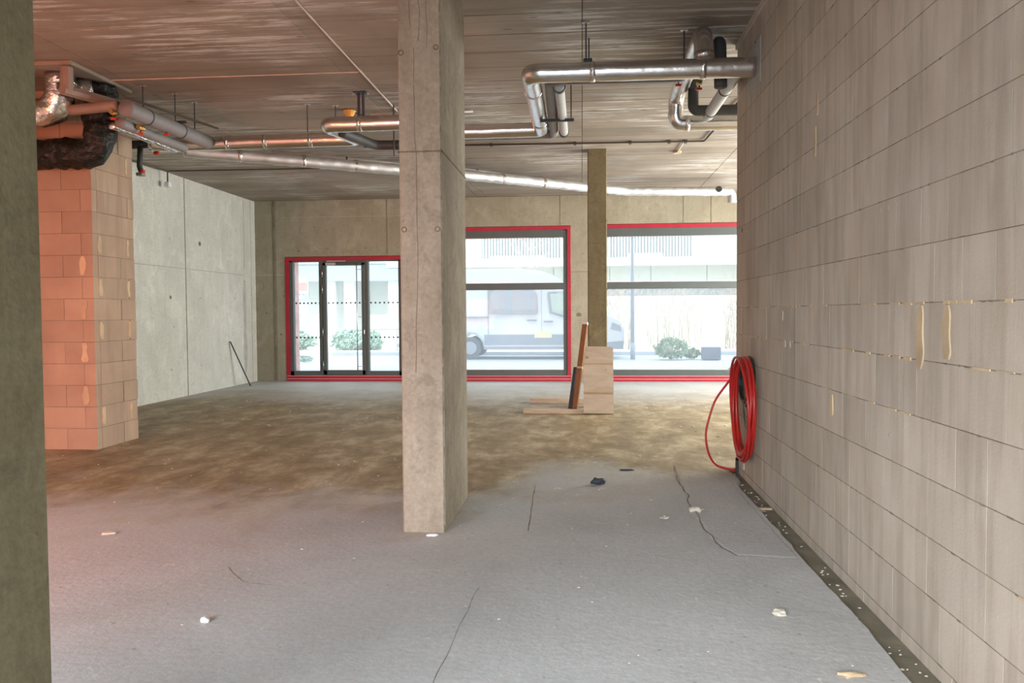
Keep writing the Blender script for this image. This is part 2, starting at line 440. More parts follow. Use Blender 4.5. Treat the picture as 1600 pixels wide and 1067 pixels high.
# ------------------------------------------------------------------ walls
def wall_holes(x0, x1, y0, y1, z0, z1, holes):
    xs = sorted({x0, x1, *[h[0] for h in holes], *[h[1] for h in holes]}); zs = sorted({z0, z1, *[h[2] for h in holes], *[h[3] for h in holes]})
    bm = bmesh.new()
    for a, b in zip(xs, xs[1:]):
        run = None
        for c_, d_ in zip(zs, zs[1:]):
            mx, mz = (a+b)/2, (c_+d_)/2
            if any(h[0] < mx < h[1] and h[2] < mz < h[3] for h in holes): 
                if run: box(bm, a, b, y0, y1, *run); run = None
            else: run = (run[0], d_) if run else (c_, d_)
        if run: box(bm, a, b, y0, y1, *run)
    return bm
DOOR = (-6.94, -4.07, 0, 2.915); W1 = (-3.33, -.245, 0, 3.545); W2 = (.30, 3.80, 0, 3.56)
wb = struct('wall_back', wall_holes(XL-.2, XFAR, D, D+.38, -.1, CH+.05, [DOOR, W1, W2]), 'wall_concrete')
def seam(name, par, *b, mat='mortar_dark'): obj(name, B(*b), mat, par)
for x in (-4.49, -.488, 2.27, 2.88): seam('formwork_seam', wb, x-.008, x+.008, D-.004, D, 3.56 if x > -1 else 2.93, CH)
seam('formwork_seam', wb, -7.21, -7.185, D-.012, D, 0, CH); seam('formwork_seam', wb, -7.165, -7.155, D-.004, D, 0, CH)
seam('formwork_seam', wb, XL, -6.95, D-.004, D, 2.485, 2.50, mat='mortar_grey')
seam('formwork_seam', wb, -.24, .29, D-.004, D, 2.485, 2.50)
seam('formwork_seam', wb, -7.15, -4.1, D-.003, D, 3.83, 3.836, mat='mortar_grey')
bm = bmesh.new()
for x, z in ((-6.6, 3.05), (-5.9, 3.1), (-5.0, 3.1), (-6.2, 3.6), (.02, 2.9), (-7.05, 1.1), (-7.4, 1.6), (-6.98, 2.0)): disc(bm, (x, D-.001, z), (0, 1, 0), .022, .006)
obj('tie_holes', bm, 'mortar_dark', wb)
bm = bmesh.new(); blob(bm, (-.07, D-.001, 1.52), .06, (1.1, .08, .8), 2, .5, 5); obj('scrape_mark', bm, 'mortar_dark', wb)

wl = struct('wall_left', B(XL-.3, XL, YB, D+.38, -.1, CH+.05), 'left_concrete')
seam('formwork_seam', wl, XL, XL+.005, 14.87, 14.89, 0, CH); seam('formwork_seam', wl, XL, XL+.005, 9, 17.5, 2.458, 2.474, mat='mortar_grey')
seam('formwork_seam', wl, XL, XL+.005, 17.58, 17.60, 2.6, CH, mat='mortar_grey'); seam('formwork_seam', wl, XL, XL+.004, 17.95, 17.97, 0, CH, mat='mortar_grey')
bm = bmesh.new()
for y, z in ((14.30, 2.994), (14.28, 1.909), (15.455, 1.906), (17.03, 1.93), (14.39, 1.35), (15.45, .55), (14.27, .546), (17.6, 2.32)): disc(bm, (XL+.001, y, z), (1, 0, 0), .022, .006)
obj('tie_holes', bm, 'mortar_grey', wl)
bm = bmesh.new(); disc(bm, (XL+.001, 15.475, 3.0), (1, 0, 0), .045, .008); disc(bm, (XL+.001, 14.285, 1.905), (1, 0, 0), .035, .008); obj('cone_holes', bm, 'mortar_dark', wl)

# right block wall
wr = struct('wall_right', B(XW+.0016, XW+.24, YB, YE-.004, -.1, CH+.02), 'mortar_dark')
COURSE = .2632; LEN = .526
bl = {}
def block_mesh(kind, lx, ly, lz, bev=.0008):
    key = (kind, round(lx, 3), round(ly, 3), round(lz, 3))
    if key not in bl: bl[key] = mesh_from(B(-lx/2, lx/2, -ly/2, ly/2, -lz/2, lz/2, bev=bev), 'block')
    return bl[key]
random.seed(11)
forced = {6: [3.137, 3.40, 3.66, 3.925], 5: [3.295, 3.545, 3.807], 7: [3.013, 3.537, 3.807]}
for k in range(16):
    z0 = .034+k*COURSE; z1 = min(z0+COURSE, CH-.03)
    if z1-z0 < .05: continue
    y = YE; joints = [YE]
    seq = [.263, .526, .526, .526, .263] if k % 2 else [.526, .526, .526, .263]
    off = random.choice((.13, .26, .39, .526)); y -= off; joints.append(y)
    fr = forced.get(k)
    while y > 1.0:
        ln = random.choice((.526, .526, .526, .395, .263))
        if fr and y - ln < fr[-1] + .25 and y > fr[-1]:
            for q in sorted(fr, reverse=True):
                if y-q > .1: joints.append(q); y = q
            fr = None; continue
        y -= ln; joints.append(y)
    for a, b in zip(joints, joints[1:]):
        ly = a-b
        o = obj('block', block_mesh('r', .1, round(ly-.005, 4), round(z1-z0-.0045, 4), 0), 'block_white', wr,
                loc=(XW+.05+random.uniform(-.0004, .0006), (a+b)/2, (z0+z1)/2))
y = YE
while y > 1.0:   # thin levelling course at the foot
    o = obj('base_block', block_mesh('rb', .1, .522, .062), 'block_white', wr, loc=(XW+.047, y-.263, .0)); y -= .526
obj('top_mortar', B(XW-.02, XW+.05, 3.0, YE, CH-.055, CH+.01), 'collar_plaster', wr)
# joint mortar pushed out of the bed joints, yellow adhesive
random.seed(5)
bm = bmesh.new()
def smear_line(bm, y0, y1, z, w):
    y = y0
    while y < y1:
        L = random.uniform(.03, .14); h = w*random.uniform(.4, 1.2)
        box(bm, XW-.004, XW+.008, y, y+L, z-h*.7+random.uniform(-.003, .003), z+h*.5); y += L+random.choice((0, .01, .05, .2))
for (k, a, b, w) in ((6, 2.3, 4.6, .010), (6, 5.2, 8.1, .007), (5, 2.3, 3.3, .011), (5, 3.9, 4.9, .013), (5, 5.6, 8.1, .008), (4, 3.9, 5.2, .007), (4, 2.6, 3.2, .006), (2, 2.4, 2.9, .006)):
    smear_line(bm, a, b, .034+k*COURSE, w)
obj('adhesive_bed_smears', bm, 'mortar_yellow', wr, kind='stuff')
bm = bmesh.new()
for k in range(16):
    y = 2.0
    while y < YE-.1:
        L = random.uniform(.008, .05); box(bm, XW-.0006, XW+.006, y, y+L, .034+k*COURSE-random.uniform(.001, .006), .034+k*COURSE+random.uniform(.001, .004)); y += L+random.expovariate(9)
obj('joint_chips', bm, 'mortar_dark', wr, kind='stuff')
def smear(y0, y1, z0, z1, seed, par=wr, axis='x', at=XW, mat='mortar_yellow', th=.006):
    bm = bmesh.new(); n = 14; L, R_ = [], []
    for i in range(n+1):
        z = z0+(z1-z0)*i/n; j = noise.noise(Vector((seed, z*9, 0)))*.35*(y1-y0); k2 = noise.noise(Vector((seed+5, z*9, 0)))*.35*(y1-y0)
        tp = 1-.5*(abs(2*i/n-1)**6)
        c_ = (y0+y1)/2; h = (y1-y0)/2*tp
        ya, yb = c_-h+j, c_+h+k2
        if axis == 'x': L.append(bm.verts.new((at-th, ya, z))); R_.append(bm.verts.new((at-th, yb, z)))
        elif axis == 'y': L.append(bm.verts.new((ya, at-th, z))); R_.append(bm.verts.new((yb, at-th, z)))
        else: L.append(bm.verts.new((at+th, ya, z))); R_.append(bm.verts.new((at+th, yb, z)))
    inw = Vector((1, 0, 0)) if axis == 'x' else Vector((0, 1, 0)) if axis == 'y' else Vector((-1, 0, 0))
    outl = L + R_[::-1]; back = [bm.verts.new(v.co+inw*(th+.004)) for v in outl]
    for i in range(n): bm.faces.new((L[i], R_[i], R_[i+1], L[i+1]))
    for i in range(len(outl)): j_ = (i+1) % len(outl); bm.faces.new((outl[i], outl[j_], back[j_], back[i]))
    bmesh.ops.recalc_face_normals(bm, faces=bm.faces)
    obj('adhesive_smear', bm, mat, par)
for q in ((3.765, 3.83, 1.31, 1.60, 1), (3.50, 3.56, 1.37, 1.60, 2), (5.46, 5.50, 2.60, 2.80, 3), (5.42, 5.45, 2.86, 3.02, 4), (5.06, 5.11, .93, 1.06, 5)): smear(*q)
for q in ((6.30, 6.36, 1.50, 1.58, 6), (6.22, 6.28, 1.30, 1.36, 7), (6.08, 6.15, 1.30, 1.36, 8)): smear(*q, mat='block_white')
bm = bmesh.new()
for y, z in ((4.35, .955), (4.15, .95), (4.3, 2.10), (4.2, 2.10), (4.1, 2.10)): blob(bm, (XW, y, z), .018, (.1, 1, 1), 1, .3, y)
obj('smudges', bm, 'mortar_grey', wr)
bm = bmesh.new(); blob(bm, (XW+.002, 7.33, 3.94), .03, (.3, 1, 1.4), 1, .3, 2); blob(bm, (XW+.002, 7.9, 2.36), .025, (.3, 1, 1.2), 1, .3, 3)
obj('chipped_hole', bm, 'cable_black', wr)
bm = bmesh.new(); box(bm, XW-.006, XW+.01, 7.12, 7.62, 3.56, 3.95); obj('patch_plaster', bm, 'mortar_grey', wr)

smear(17.50, 17.66, .25, 2.35, 3.3, wl, 'X+', XL, 'mortar_grey', .002)
wfar = struct('wall_far', Bs((XFAR, XFAR+.2, YE-.3, 9.5, -.1, CH+.05), (XFAR, XFAR+.2, 17.3, D+.38, -.1, CH+.05), (XFAR, XFAR+.2, 9.5, 17.3, -.1, .4), (XFAR, XFAR+.2, 9.5, 17.3, 3.6, CH+.05)), 'left_concrete')  # opening in this unseen wall is made up for the side light
wside = struct('wall_side', B(XW+.24, XFAR+.2, YE-.3, YE-.05, -.1, CH+.05), 'block_white')
wrear = struct('wall_rear', wall_holes(XL-.3, XW+.24, YB-.3, YB, -.1, CH+.05, [(-4.4, 1.0, 0, 2.9)]), 'left_concrete')

# ------------------------------------------------------------------ columns
def column(name, label, x0, x1, y0, y1, mat, joints=(), bolts=(), bev=.012, cracks=()):
    o = tag(obj(name, B(x0, x1, y0, y1, -.02, CH+.02, bev=bev), mat), label, 'column')
    for z in joints:
        bm = bmesh.new(); e = .004
        for q in ((x0-e, x1+e, y0-e, y0+.002), (x1-.002, x1+e, y0-e, y1+e), (x0-e, x0+.002, y0-e, y1+e)): box(bm, *q, z-.006, z+.005)
        obj('formwork_joint', bm, 'dark_concrete', o)
    for x, z in bolts:
        bm = bmesh.new(); tube(bm, [Vector((x+.017*math.cos(a*PI/8), y0-.001, z+.017*math.sin(a*PI/8))) for a in range(17)], .004, 6, cap=False)
        obj('cone_ring', bm, 'dark_concrete', o)
    for pts in cracks:
        bm = bmesh.new(); P2 = resample([Vector((a, y0-.0005, b)) for a, b in pts], .05)
        P2 = [p+Vector((.006*noise.noise(p*9), 0, 0)) for p in P2]; tube(bm, P2, .0022, 4)
        obj('hairline_crack', bm, 'mortar_dark', o)
    return o
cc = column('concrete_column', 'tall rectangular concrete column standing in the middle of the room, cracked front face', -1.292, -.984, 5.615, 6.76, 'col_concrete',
       joints=(2.725,), bolts=((-1.27, 3.42), (-1.02, 3.45), (-1.26, 2.175), (-1.02, 2.175)),
       cracks=([(-1.17, 2.72), (-1.165, 2.3), (-1.16, 1.9), (-1.18, 1.5), (-1.185, 1.15)], [(-1.17, 3.9), (-1.13, 3.7), (-1.15, 3.5)], [(-1.21, 3.9), (-1.2, 3.6)], [(-1.09, 3.85), (-1.08, 3.6), (-1.085, 3.45)], [(-1.18, 3.45), (-1.175, 2.72)]))
# rough bleeding edge along the column's right front arris
bm = bmesh.new(); random.seed(2)
z = .02
while z < 4.1:
    L = random.uniform(.02, .09); blob(bm, (-.992+random.uniform(-.004, .003), 5.618, z), L*.5, (.13, .1, 1), 1, .4, z*3); z += L*random.uniform(1, 3.5)
obj('rough_arris', bm, 'dark_concrete', cc, kind='stuff')
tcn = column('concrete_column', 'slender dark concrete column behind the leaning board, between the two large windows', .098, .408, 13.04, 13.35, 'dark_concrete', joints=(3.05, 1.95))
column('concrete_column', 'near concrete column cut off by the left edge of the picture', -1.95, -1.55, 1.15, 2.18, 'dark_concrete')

# ------------------------------------------------------------------ block shaft at the left
SX1, SY0, SY1, SX0 = -5.66, 8.83, 9.69, -7.15
sh = thing('block_shaft', 'square shaft of stacked aerated blocks lit orange, left of the room', 'pillar', ((SX0+SX1)/2, (SY0+SY1)/2, 0))
obj('mortar_core', B(SX0+.006, SX1-.006, SY0+.006, SY1-.006, 0, CH), 'mortar_dark', sh)
SC_ = .2532; random.seed(21)
off = Vector(sh.location)
for k in range(17):
    z0 = k*SC_; z1 = min(z0+SC_, CH-.01)
    if z1-z0 < .04: continue
    zc = (z0+z1)/2; h = round(z1-z0-.005, 3)
    if k % 2 == 0: front = [.37, .6, SX1-SX0-.97]; side = [.55, .31]
    else: front = [.14, .6, .6, SX1-SX0-1.34]; side = [.12, .60, .14]
    x = SX1
    for L in front:
        a, b = x-L, x; x = a; last = a < -7.1
        obj('block', block_mesh('s', round(L-.004, 3), .1, h), 'block_shaft', sh, loc=Vector(((a+b)/2, SY0+.05+random.uniform(-.002, .002), zc))-off)
    y = SY0+.1; tot = SY1-y; segs = [side[0]-.1] + side[1:]
    if segs[0] < .03: segs = [segs[0]+segs[1]] + segs[2:]
    for L in segs:
        L = min(L, SY1-y)
        if L < .02: continue
        obj('block', block_mesh('s', .1, round(L-.004, 3), h), 'block_shaft', sh, loc=Vector((SX1-.05+random.uniform(-.003, .003), y+L/2+(random.uniform(-.004, .014) if y+L > SY1-.02 else 0), zc))-off); y += L
    # yellow adhesive at the joints
    if k < 14 and random.random() < .8:
        if k % 2: smear(SY0+.10, SY0+.17, z0+.03, z1-.02, k, sh, 'X+', SX1, th=.005); smear(SY1-.17, SY1-.12, z0+.03, z1-.02, k+40, sh, 'X+', SX1, th=.005)
        else: smear(SX1-.16, SX1-.09, z0+.02, z1-.01, k+9, sh, 'y', SY0)
obj('ceiling_collar', B(-7.3, -5.25, 7.9, 9.03, 4.175, CH, bev=.006), 'ceiling_concrete', sh)

# ------------------------------------------------------------------ door and windows
def frame_piece(name, par, *b, mat='frame_grey', bev=.006): return obj(name, B(*b, bev=bev), mat, par)
YF, YG = D+.02, D+.10     # frame front, glass plane
def pane(par, x0, x1, z0, z1): return obj('glass_pane', B(x0, x1, YG, YG+.012, z0, z1), 'glass', par)
# door
dr = struct('door_1')
x0, x1 = -6.85, -4.15
for nm, b in (('frame_jamb', (x0, -6.755, YF, YF+.12, .125, 2.83)), ('frame_jamb', (-4.245, x1, YF, YF+.12, .125, 2.83)),
              ('frame_head', (x0, x1, YF, YF+.12, 2.79, 2.83)), ('frame_sill', (x0, x1, YF, YF+.12, .125, .235)),
              ('mullion', (-6.135, -6.045, YF-.005, YF+.12, .125, 2.83)), ('mullion', (-5.03, -4.955, YF-.005, YF+.12, .125, 2.83)),
              ('frame_head', (-6.05, -5.02, YF, YF+.12, 2.76, 2.80))): frame_piece(nm, dr, *b)
leaf = frame_piece('door_leaf', dr, -6.04, -5.955, YF-.02, YF+.06, .15, 2.765)
for b in ((-5.115, -5.035, YF-.02, YF+.06, .15, 2.765), (-6.04, -5.035, YF-.02, YF+.06, 2.70, 2.765), (-6.04, -5.035, YF-.02, YF+.06, .15, .255)): frame_piece('leaf_rail', leaf, *b)
p1 = pane(dr, -6.755, -6.135, .235, 2.79); p3 = pane(dr, -4.955, -4.245, .235, 2.79)
p2 = obj('glass_pane', B(-5.955, -5.115, YG-.03, YG-.018, .255, 2.70), 'glass', dr)
def dots(par, xs, zs, y):
    bm = bmesh.new()
    for z in zs:
        for x in xs: box(bm, x-.019, x+.019, y-.004, y, z-.019, z+.019)
    obj('marking_squares', bm, 'cable_black', par)
dots(p1, [-6.715+i*.094 for i in range(7)], (1.83, 1.02), YG); dots(p3, [-4.915+i*.105 for i in range(7)], (1.83, 1.02), YG)
dots(p2, [-5.92+i*.106 for i in range(8)], (1.83,), YG-.03)
hb = T([(-5.205, YF-.09, .22), (-5.205, YF-.09, 2.76)], .012, seg=10); h_ = obj('pull_handle', hb, 'steel', dr, True)
bm = bmesh.new()
for z in (.35, 1.5, 2.6): tube(bm, [(-5.205, YF-.09, z), (-5.09, YF-.02, z)], .008, 8)
obj('handle_bracket', bm, 'steel', h_)
obj('door_closer', Bs((-5.95, -5.71, YF-.07, YF-.02, 2.705, 2.765)), 'steel', dr)
obj('closer_rail', Bs((-5.94, -5.48, YF-.03, YF, 2.79, 2.815)), 'steel', dr)
for z in (2.52, 2.15, 1.15, .38): obj('hinge', T([(-6.045, YF-.03, z-.10), (-6.045, YF-.03, z+.10)], .013, seg=8), 'steel', dr, True)
obj('lock_cylinder', B(-5.07, -5.045, YF-.04, YF-.02, 1.10, 1.20, bev=.004), 'steel', dr)
def red(par, x0, x1, ztop, left=True, right=True, w=.09):
    bm = bmesh.new(); y0, y1 = D-.012, D+.15
    if left: box(bm, x0, x0+w, y0, y1, .0, ztop)
    if right: box(bm, x1-w, x1, y0, y1, .0, ztop)
    box(bm, x0+w, x1-w, y0, y1, ztop-.085, ztop)
    o = obj('red_membrane', bm, 'tape_red', par)
    obj('sill_membrane', Bs((x0+.002, x1-.002, D-.02, D+.15, .0, .048), (x0+.002, x1-.002, D-.016, D+.15, .058, .118)), 'tape_red', par)
    obj('membrane_edge', Bs((x0+.01, x1-.01, D-.019, D+.14, .048, .058), (x0+.01, x1-.01, D-.019, D+.14, .118, .127)), 'tape_edge', par)
red(dr, -6.935, -4.075, 2.905)
obj('structural_lintel', B(-6.94, -4.07, D+.15, D+.38, 2.84, 2.915), 'wall_concrete', dr)
def window(n, x0, x1, ztop, gx0, gx1, redr=True):
    w = struct('window_%d' % n)
    frame_piece('frame_jamb', w, x0+.085, gx0, YF, YF+.12, .125, ztop-.09); frame_piece('frame_jamb', w, gx1, x1-.072, YF, YF+.12, .125, ztop-.09)
    frame_piece('frame_head', w, gx0, gx1, YF-.004, YF+.12, 3.283, ztop-.08); frame_piece('frame_sill', w, gx0, gx1, YF, YF+.12, .127, .262)
    frame_piece('transom', w, gx0, gx1, YF-.004, YF+.11, 2.10, 2.25)
    obj('glazing_bead', Bs((gx0, gx1, YF+.01, YF+.05, 2.25, 2.262), (gx0, gx1, YF+.01, YF+.05, 3.27, 3.283), (gx0, gx1, YF+.01, YF+.05, .262, .274)), 'steel', w)
    pane(w, gx0, gx1, .262, 2.10); pane(w, gx0, gx1, 2.25, 3.283)
    red(w, x0+.004, x1-.004, ztop, w=.078)
window(1, *W1[:2], 3.535, -3.15, -.42)
window(2, *W2[:2], 3.55, .50, 3.62)
# brick reveals outside the openings
def brickface(name, x0, x1, y0, y1, z0, z1):
    par = struct(name, B(x0+.01, x1-.01, y0+.01, y1-.01, z0, z1), 'mortar_grey')
    bm = bmesh.new(); z = z0; k = 0
    while z < z1-.05:
        y = y0 - (.12 if k % 2 else 0)
        while y < y1: box(bm, x0, x1, max(y, y0)+.004, min(y+.236, y1), z+.005, z+.066); y += .24
        z += .072; k += 1
    obj('brick_courses', bm, 'brick_red', par, kind='stuff')
brickface('trim_1', -7.25, -6.90, D+.39, D+.8, .1, 3.0)
brickface('trim_2', 3.70, 3.95, D+.39, D+1.0, .1, 3.6)
# upper storeys of this building
upper = struct('trim_3', B(XL-3, 10, YB-2, D+.38, CH+.31, 10.5), 'wall_concrete')

# ------------------------------------------------------------------ foil pipe runs
def foil_run(name, label, pts, r, rad, bands=(), mat='foil_pipe', wob=.004, cat='pipe', crump=()):
    t_ = tag(obj(name, T(pts, r, rad, seg=24, step=.05, wob=wob, wscale=9), mat, smooth=True), label, cat)
    for c, ax in bands:
        bm = bmesh.new(); ring_band(bm, c, ax, r+.004, .05, 24); obj('tape_band', bm, 'foil_crumpled', t_, True)
    return t_
foil_run('foil_insulated_pipe', 'long silver foil-wrapped pipe crossing the room under the ceiling from the right wall', 
  [(1.55, 7.33, 3.745), (-.465, 7.33, 3.755), (-.475, 9.66, 3.775), (-1.95, 9.68, 3.775), (-1.98, 9.12, 3.775), (-2.97, 9.14, 3.775), (-2.80, 9.9, 3.775), (-5.55, 9.97, 3.775)],
  .088, .10, bands=[((.1, 7.33, 3.75), (1, 0, 0)), ((1.08, 7.33, 3.745), (1, 0, 0)), ((-.47, 7.9, 3.76), (0, 1, 0)), ((-.475, 9.2, 3.77), (0, 1, 0)),
    ((-2.55, 9.13, 3.775), (1, 0, 0)), ((-3.4, 9.915, 3.775), (1, 0, 0)), ((-4.0, 9.93, 3.775), (1, 0, 0)), ((-4.5, 9.94, 3.775), (1, 0, 0))])
foil_run('grey_insulated_pipe', 'grey insulated pipe hanging just behind the silver pipe, middle of the three short descending runs',
  [(.95, 7.56, 3.755), (-.29, 7.55, 3.76), (-.335, 9.86, 3.76), (-1.8, 9.86, 3.76)], .055, .09, mat='pipe_grey', wob=0)
foil_run('dark_insulated_pipe', 'short dark pipe beyond the silver pipe bend, left of the middle column', [(-2.85, 9.35, 3.74), (-2.62, 10.05, 3.72), (-1.5, 10.1, 3.72)], .06, .1, mat='pipe_dark', wob=0)
w_ = foil_run('white_pipe', 'thin white pipe, rightmost of the three short descending runs', [(-.21, 7.62, 3.72), (-.205, 9.64, 3.72)], .05, 0, mat='pipe_white', wob=0)
for y_ in (9.6, 7.68):
    bm = bmesh.new(); ring_band(bm, (-.207, y_, 3.72), (0, 1, 0), .06, .05); obj('pipe_clamp', bm, 'steel_dark', w_)
dg = foil_run('foil_vent_pipe', 'long pale foil-wrapped pipe running diagonally along the ceiling towards the far right corner',
  [(-5.75, 11.2, 3.95), (-3.03, 12.97, 3.94), (-2.0, 13.65, 3.945), (-.04, 15.22, 3.95), (.90, 15.95, 3.955), (2.75, 16.22, 3.955), (2.98, 16.28, 3.95), (2.99, 16.30, 3.74)], .088, .12,
  bands=[((-5.1, 11.62, 3.95), (1, .65, 0)), ((-4.3, 12.14, 3.95), (1, .65, 0)), ((-3.6, 12.6, 3.95), (1, .65, 0)), ((-2.4, 13.39, 3.945), (1, .65, 0)), ((-1.4, 14.13, 3.95), (1, .8, 0)), ((-.7, 14.69, 3.95), (1, .8, 0)), ((.4, 15.56, 3.95), (1, .78, 0))], mat='foil_white', wob=.012)
bm = bmesh.new(); disc(bm, (2.70, 16.12, 3.985), (0, 1, 0), .062, .02); obj('pipe_opening', bm, 'cable_black', dg)
vp = tag(obj('thin_conduit_pipe', T([(-4.9, 12.35, 4.16), (-3.18, 13.6, 4.16), (-2.1, 14.3, 4.16), (-.11, 16.2, 4.16)], .022, .1, seg=8), 'conduit_white', smooth=True), 'thin pale conduit clipped to the ceiling behind the diagonal foil pipe', 'conduit')
for p in ((-3.9, 13.08, 4.165), (-2.9, 13.78, 4.165), (-1.9, 14.5, 4.165)):
    bm = bmesh.new(); ring_band(bm, p, (1, .7, 0), .028, .03, 10); obj('pipe_clip', bm, 'steel_dark', vp)

# right cluster
foil_run('foil_riser_pipe', 'silver foil riser bending up from the main pipe and down beside the block wall',
  [(1.10, 7.36, 3.76), (1.10, 7.42, 4.09), (1.10, 9.50, 4.07), (1.10, 9.54, 3.775), (1.9, 9.56, 3.775)], .088, .11, bands=[((1.10, 7.37, 3.87), (0, .1, 1)), ((1.10, 9.54, 3.87), (0, 0, 1)), ((1.23, 9.545, 3.775), (1, 0, 0))], wob=.006)
foil_run('dark_riser_pipe', 'dark insulated pipe bent beside the silver riser at the right wall', [(1.29, 7.62, 3.66), (1.29, 7.68, 4.10), (1.25, 9.15, 4.09), (1.25, 9.18, 3.83), (1.9, 9.20, 3.83)], .06, .07, mat='pipe_dark', wob=0)
wp = foil_run('white_pipe', 'grey-white pipe with black clamps between the main pipe and the right wall', [(1.445, 7.62, 3.80), (1.435, 9.3, 3.80)], .06, 0, mat='pipe_white', wob=0)
for y in (8.25, 9.12):
    bm = bmesh.new(); ring_band(bm, (1.44, y, 3.80), (0, 1, 0), .066, .02); obj('pipe_clamp', bm, 'cable_black', wp)
def valve(loc, label, s=1, ax=(0, 1, 0)):
    t_ = thing('pipe_valve', label, 'valve', loc); L = Vector(loc)
    bm = bmesh.new(); ring_band(bm, L, ax, .028*s, .13*s, 12); ring_band(bm, L, ax, .038*s, .05*s, 8); obj('valve_body', bm, 'brass', t_)
    bm = bmesh.new(); tube(bm, [L, L+Vector((0, -.01, -.07))*s], .01*s, 8); obj('valve_stem', bm, 'steel_dark', t_)
    bm = bmesh.new(); box(bm, L.x-.035*s, L.x+.035*s, L.y-.02*s, L.y+.012*s, L.z-.09*s, L.z-.06*s, bev=.005*s); obj('valve_lever', bm, 'valve_red', t_)
valve((1.17, 8.15, 3.85), 'small brass valve with red lever below the main silver pipe, right one', .8); valve((.96, 8.1, 3.88), 'small dark valve with red lever below the main silver pipe, left one', .8)

# ------------------------------------------------------------------ left cluster at the shaft
foil_run('foil_elbow_duct', 'fat crumpled silver foil duct bending up to the ceiling in front of the block shaft', [(-7.0, 8.22, 3.75), (-5.62, 8.22, 3.775), (-5.58, 8.22, 4.16)], .15, .30,
   bands=[((-6.1, 8.22, 3.77), (1, 0, 0)), ((-5.58, 8.22, 4.08), (0, 0, 1))], mat='foil_crumpled', wob=.035, cat='duct')
tag(obj('black_insulated_duct', T([(-7.0, 8.62, 3.41), (-5.42, 8.62, 3.41), (-5.39, 8.62, 4.16)], .165, .2, seg=28, step=.03, wob=.05, wscale=11), 'black_foil', smooth=True), 'thick black wrapped duct curving up around the corner of the block shaft', 'duct')
foil_run('foil_stub_pipe', 'short silver foil stub rising beside the brown duct at the shaft', [(-5.45, 8.45, 3.98), (-5.47, 8.45, 4.155)], .09, 0, mat='foil_crumpled', wob=.02)
bm = bmesh.new()
P3 = round_path([(-5.33, 7.86, 4.15), (-5.33, 7.86, 3.93), (-5.21, 7.8, 3.90), (-4.95, 8.85, 3.90)][0:2]+[(-4.93, 8.9, 3.92)], .05)
tube(bm, [(-5.33, 7.95, 4.155), (-5.33, 7.95, 3.90)], .062, 8); tube(bm, [(-5.35, 7.90, 3.92), (-4.98, 8.85, 3.90)], .058, 8)
tag(obj('brown_duct', bm, 'duct_brown'), 'narrow brown duct dropping from the ceiling and running diagonally past the shaft corner', 'duct')
foil_run('brown_pipe', 'short reddish-brown pipe passing horizontally in front of the black duct', [(-5.53, 8.28, 3.80), (-4.98, 8.28, 3.84)], .058, 0, mat='duct_brown', wob=0)
lp = foil_run('grey_ceiling_pipe', 'thick grey insulated pipe running away from the shaft towards the long silver pipe', [(-4.86, 8.22, 3.79), (-4.74, 9.86, 3.77)], .085, 0, mat='duct_grey', wob=0)
for q_ in ((-4.785, 9.25, 3.777), (-4.832, 8.6, 3.785)):
    bm = bmesh.new(); ring_band(bm, q_, (.07, 1, 0), .09, .015, 24); obj('pipe_clamp', bm, 'steel_dark', lp)
foil_run('lower_grey_pipe', 'thinner grey pipe with foil end hanging just below the thick grey pipe', [(-4.98, 8.3, 3.66), (-4.92, 9.6, 3.65)], .055, 0, mat='duct_grey', wob=0)
foil_run('foil_branch_pipe', 'thin crumpled foil sleeve under the grey pipes beside the shaft corner', [(-5.065, 8.3, 3.63), (-5.005, 9.55, 3.62)], .04, 0, mat='foil_crumpled', wob=.015)
valve((-4.88, 8.55, 3.66), 'brass valve with red lever on the grey pipes near the shaft corner', .9); valve((-4.80, 8.95, 3.74), 'copper-coloured valve with red tip further along the grey pipes', .9)
valve((-5.03, 8.28, 3.765), 'brass elbow valve hanging beneath the end of the brown pipe', .9)
t_ = thing('pipe_stub', 'dark pipe stub with brass valve and orange cap beyond the shaft edge', 'pipe', (-5.65, 10, 3.8))
obj('stub_body', T([(-6.2, 10.05, 3.80), (-5.60, 10, 3.80)], .055, seg=14), 'pipe_dark', t_, True)
obj('stub_drop', T([(-5.72, 10, 3.80), (-5.74, 10, 3.50), (-5.70, 10, 3.42)], .035, .04, seg=12), 'pipe_dark', t_, True)
obj('valve_body', Bs((-5.62, -5.50, 9.96, 10.04, 3.75, 3.85), (-5.54, -5.47, 9.97, 10.03, 3.68, 3.76), bev=.01), 'brass', t_)
obj('valve_cap', Bs((-5.53, -5.46, 9.96, 10.02, 3.655, 3.69), bev=.008), 'valve_red', t_)
obj('valve_cap', Bs((-5.72, -5.67, 9.96, 10.02, 3.42, 3.47), bev=.008), 'valve_red', t_)
obj('drop_collar', Bs((-5.77, -5.68, 9.95, 10.05, 3.385, 3.43), bev=.01), 'steel', t_)
br = tag(obj('slotted_bracket', Bs((-6.02, -5.985, 8.66, 8.70, 3.88, 4.155)), 'steel'), 'slotted steel bracket hanging behind the silver duct at the left edge', 'bracket')
bm = bmesh.new()
for i in range(9): box(bm, -6.008, -5.998, 8.655, 8.661, 3.90+i*.028, 3.915+i*.028)
obj('slots', bm, 'cable_black', br)
# cable tray of conduits beside grey pipe
tag(obj('thin_conduit_pipe', T([(-5.0, 8.4, 3.97), (-4.62, 9.9, 3.95)], .015, seg=8), 'conduit_dark', smooth=True), 'thin dark conduit alongside the thick grey pipe near the shaft', 'conduit')

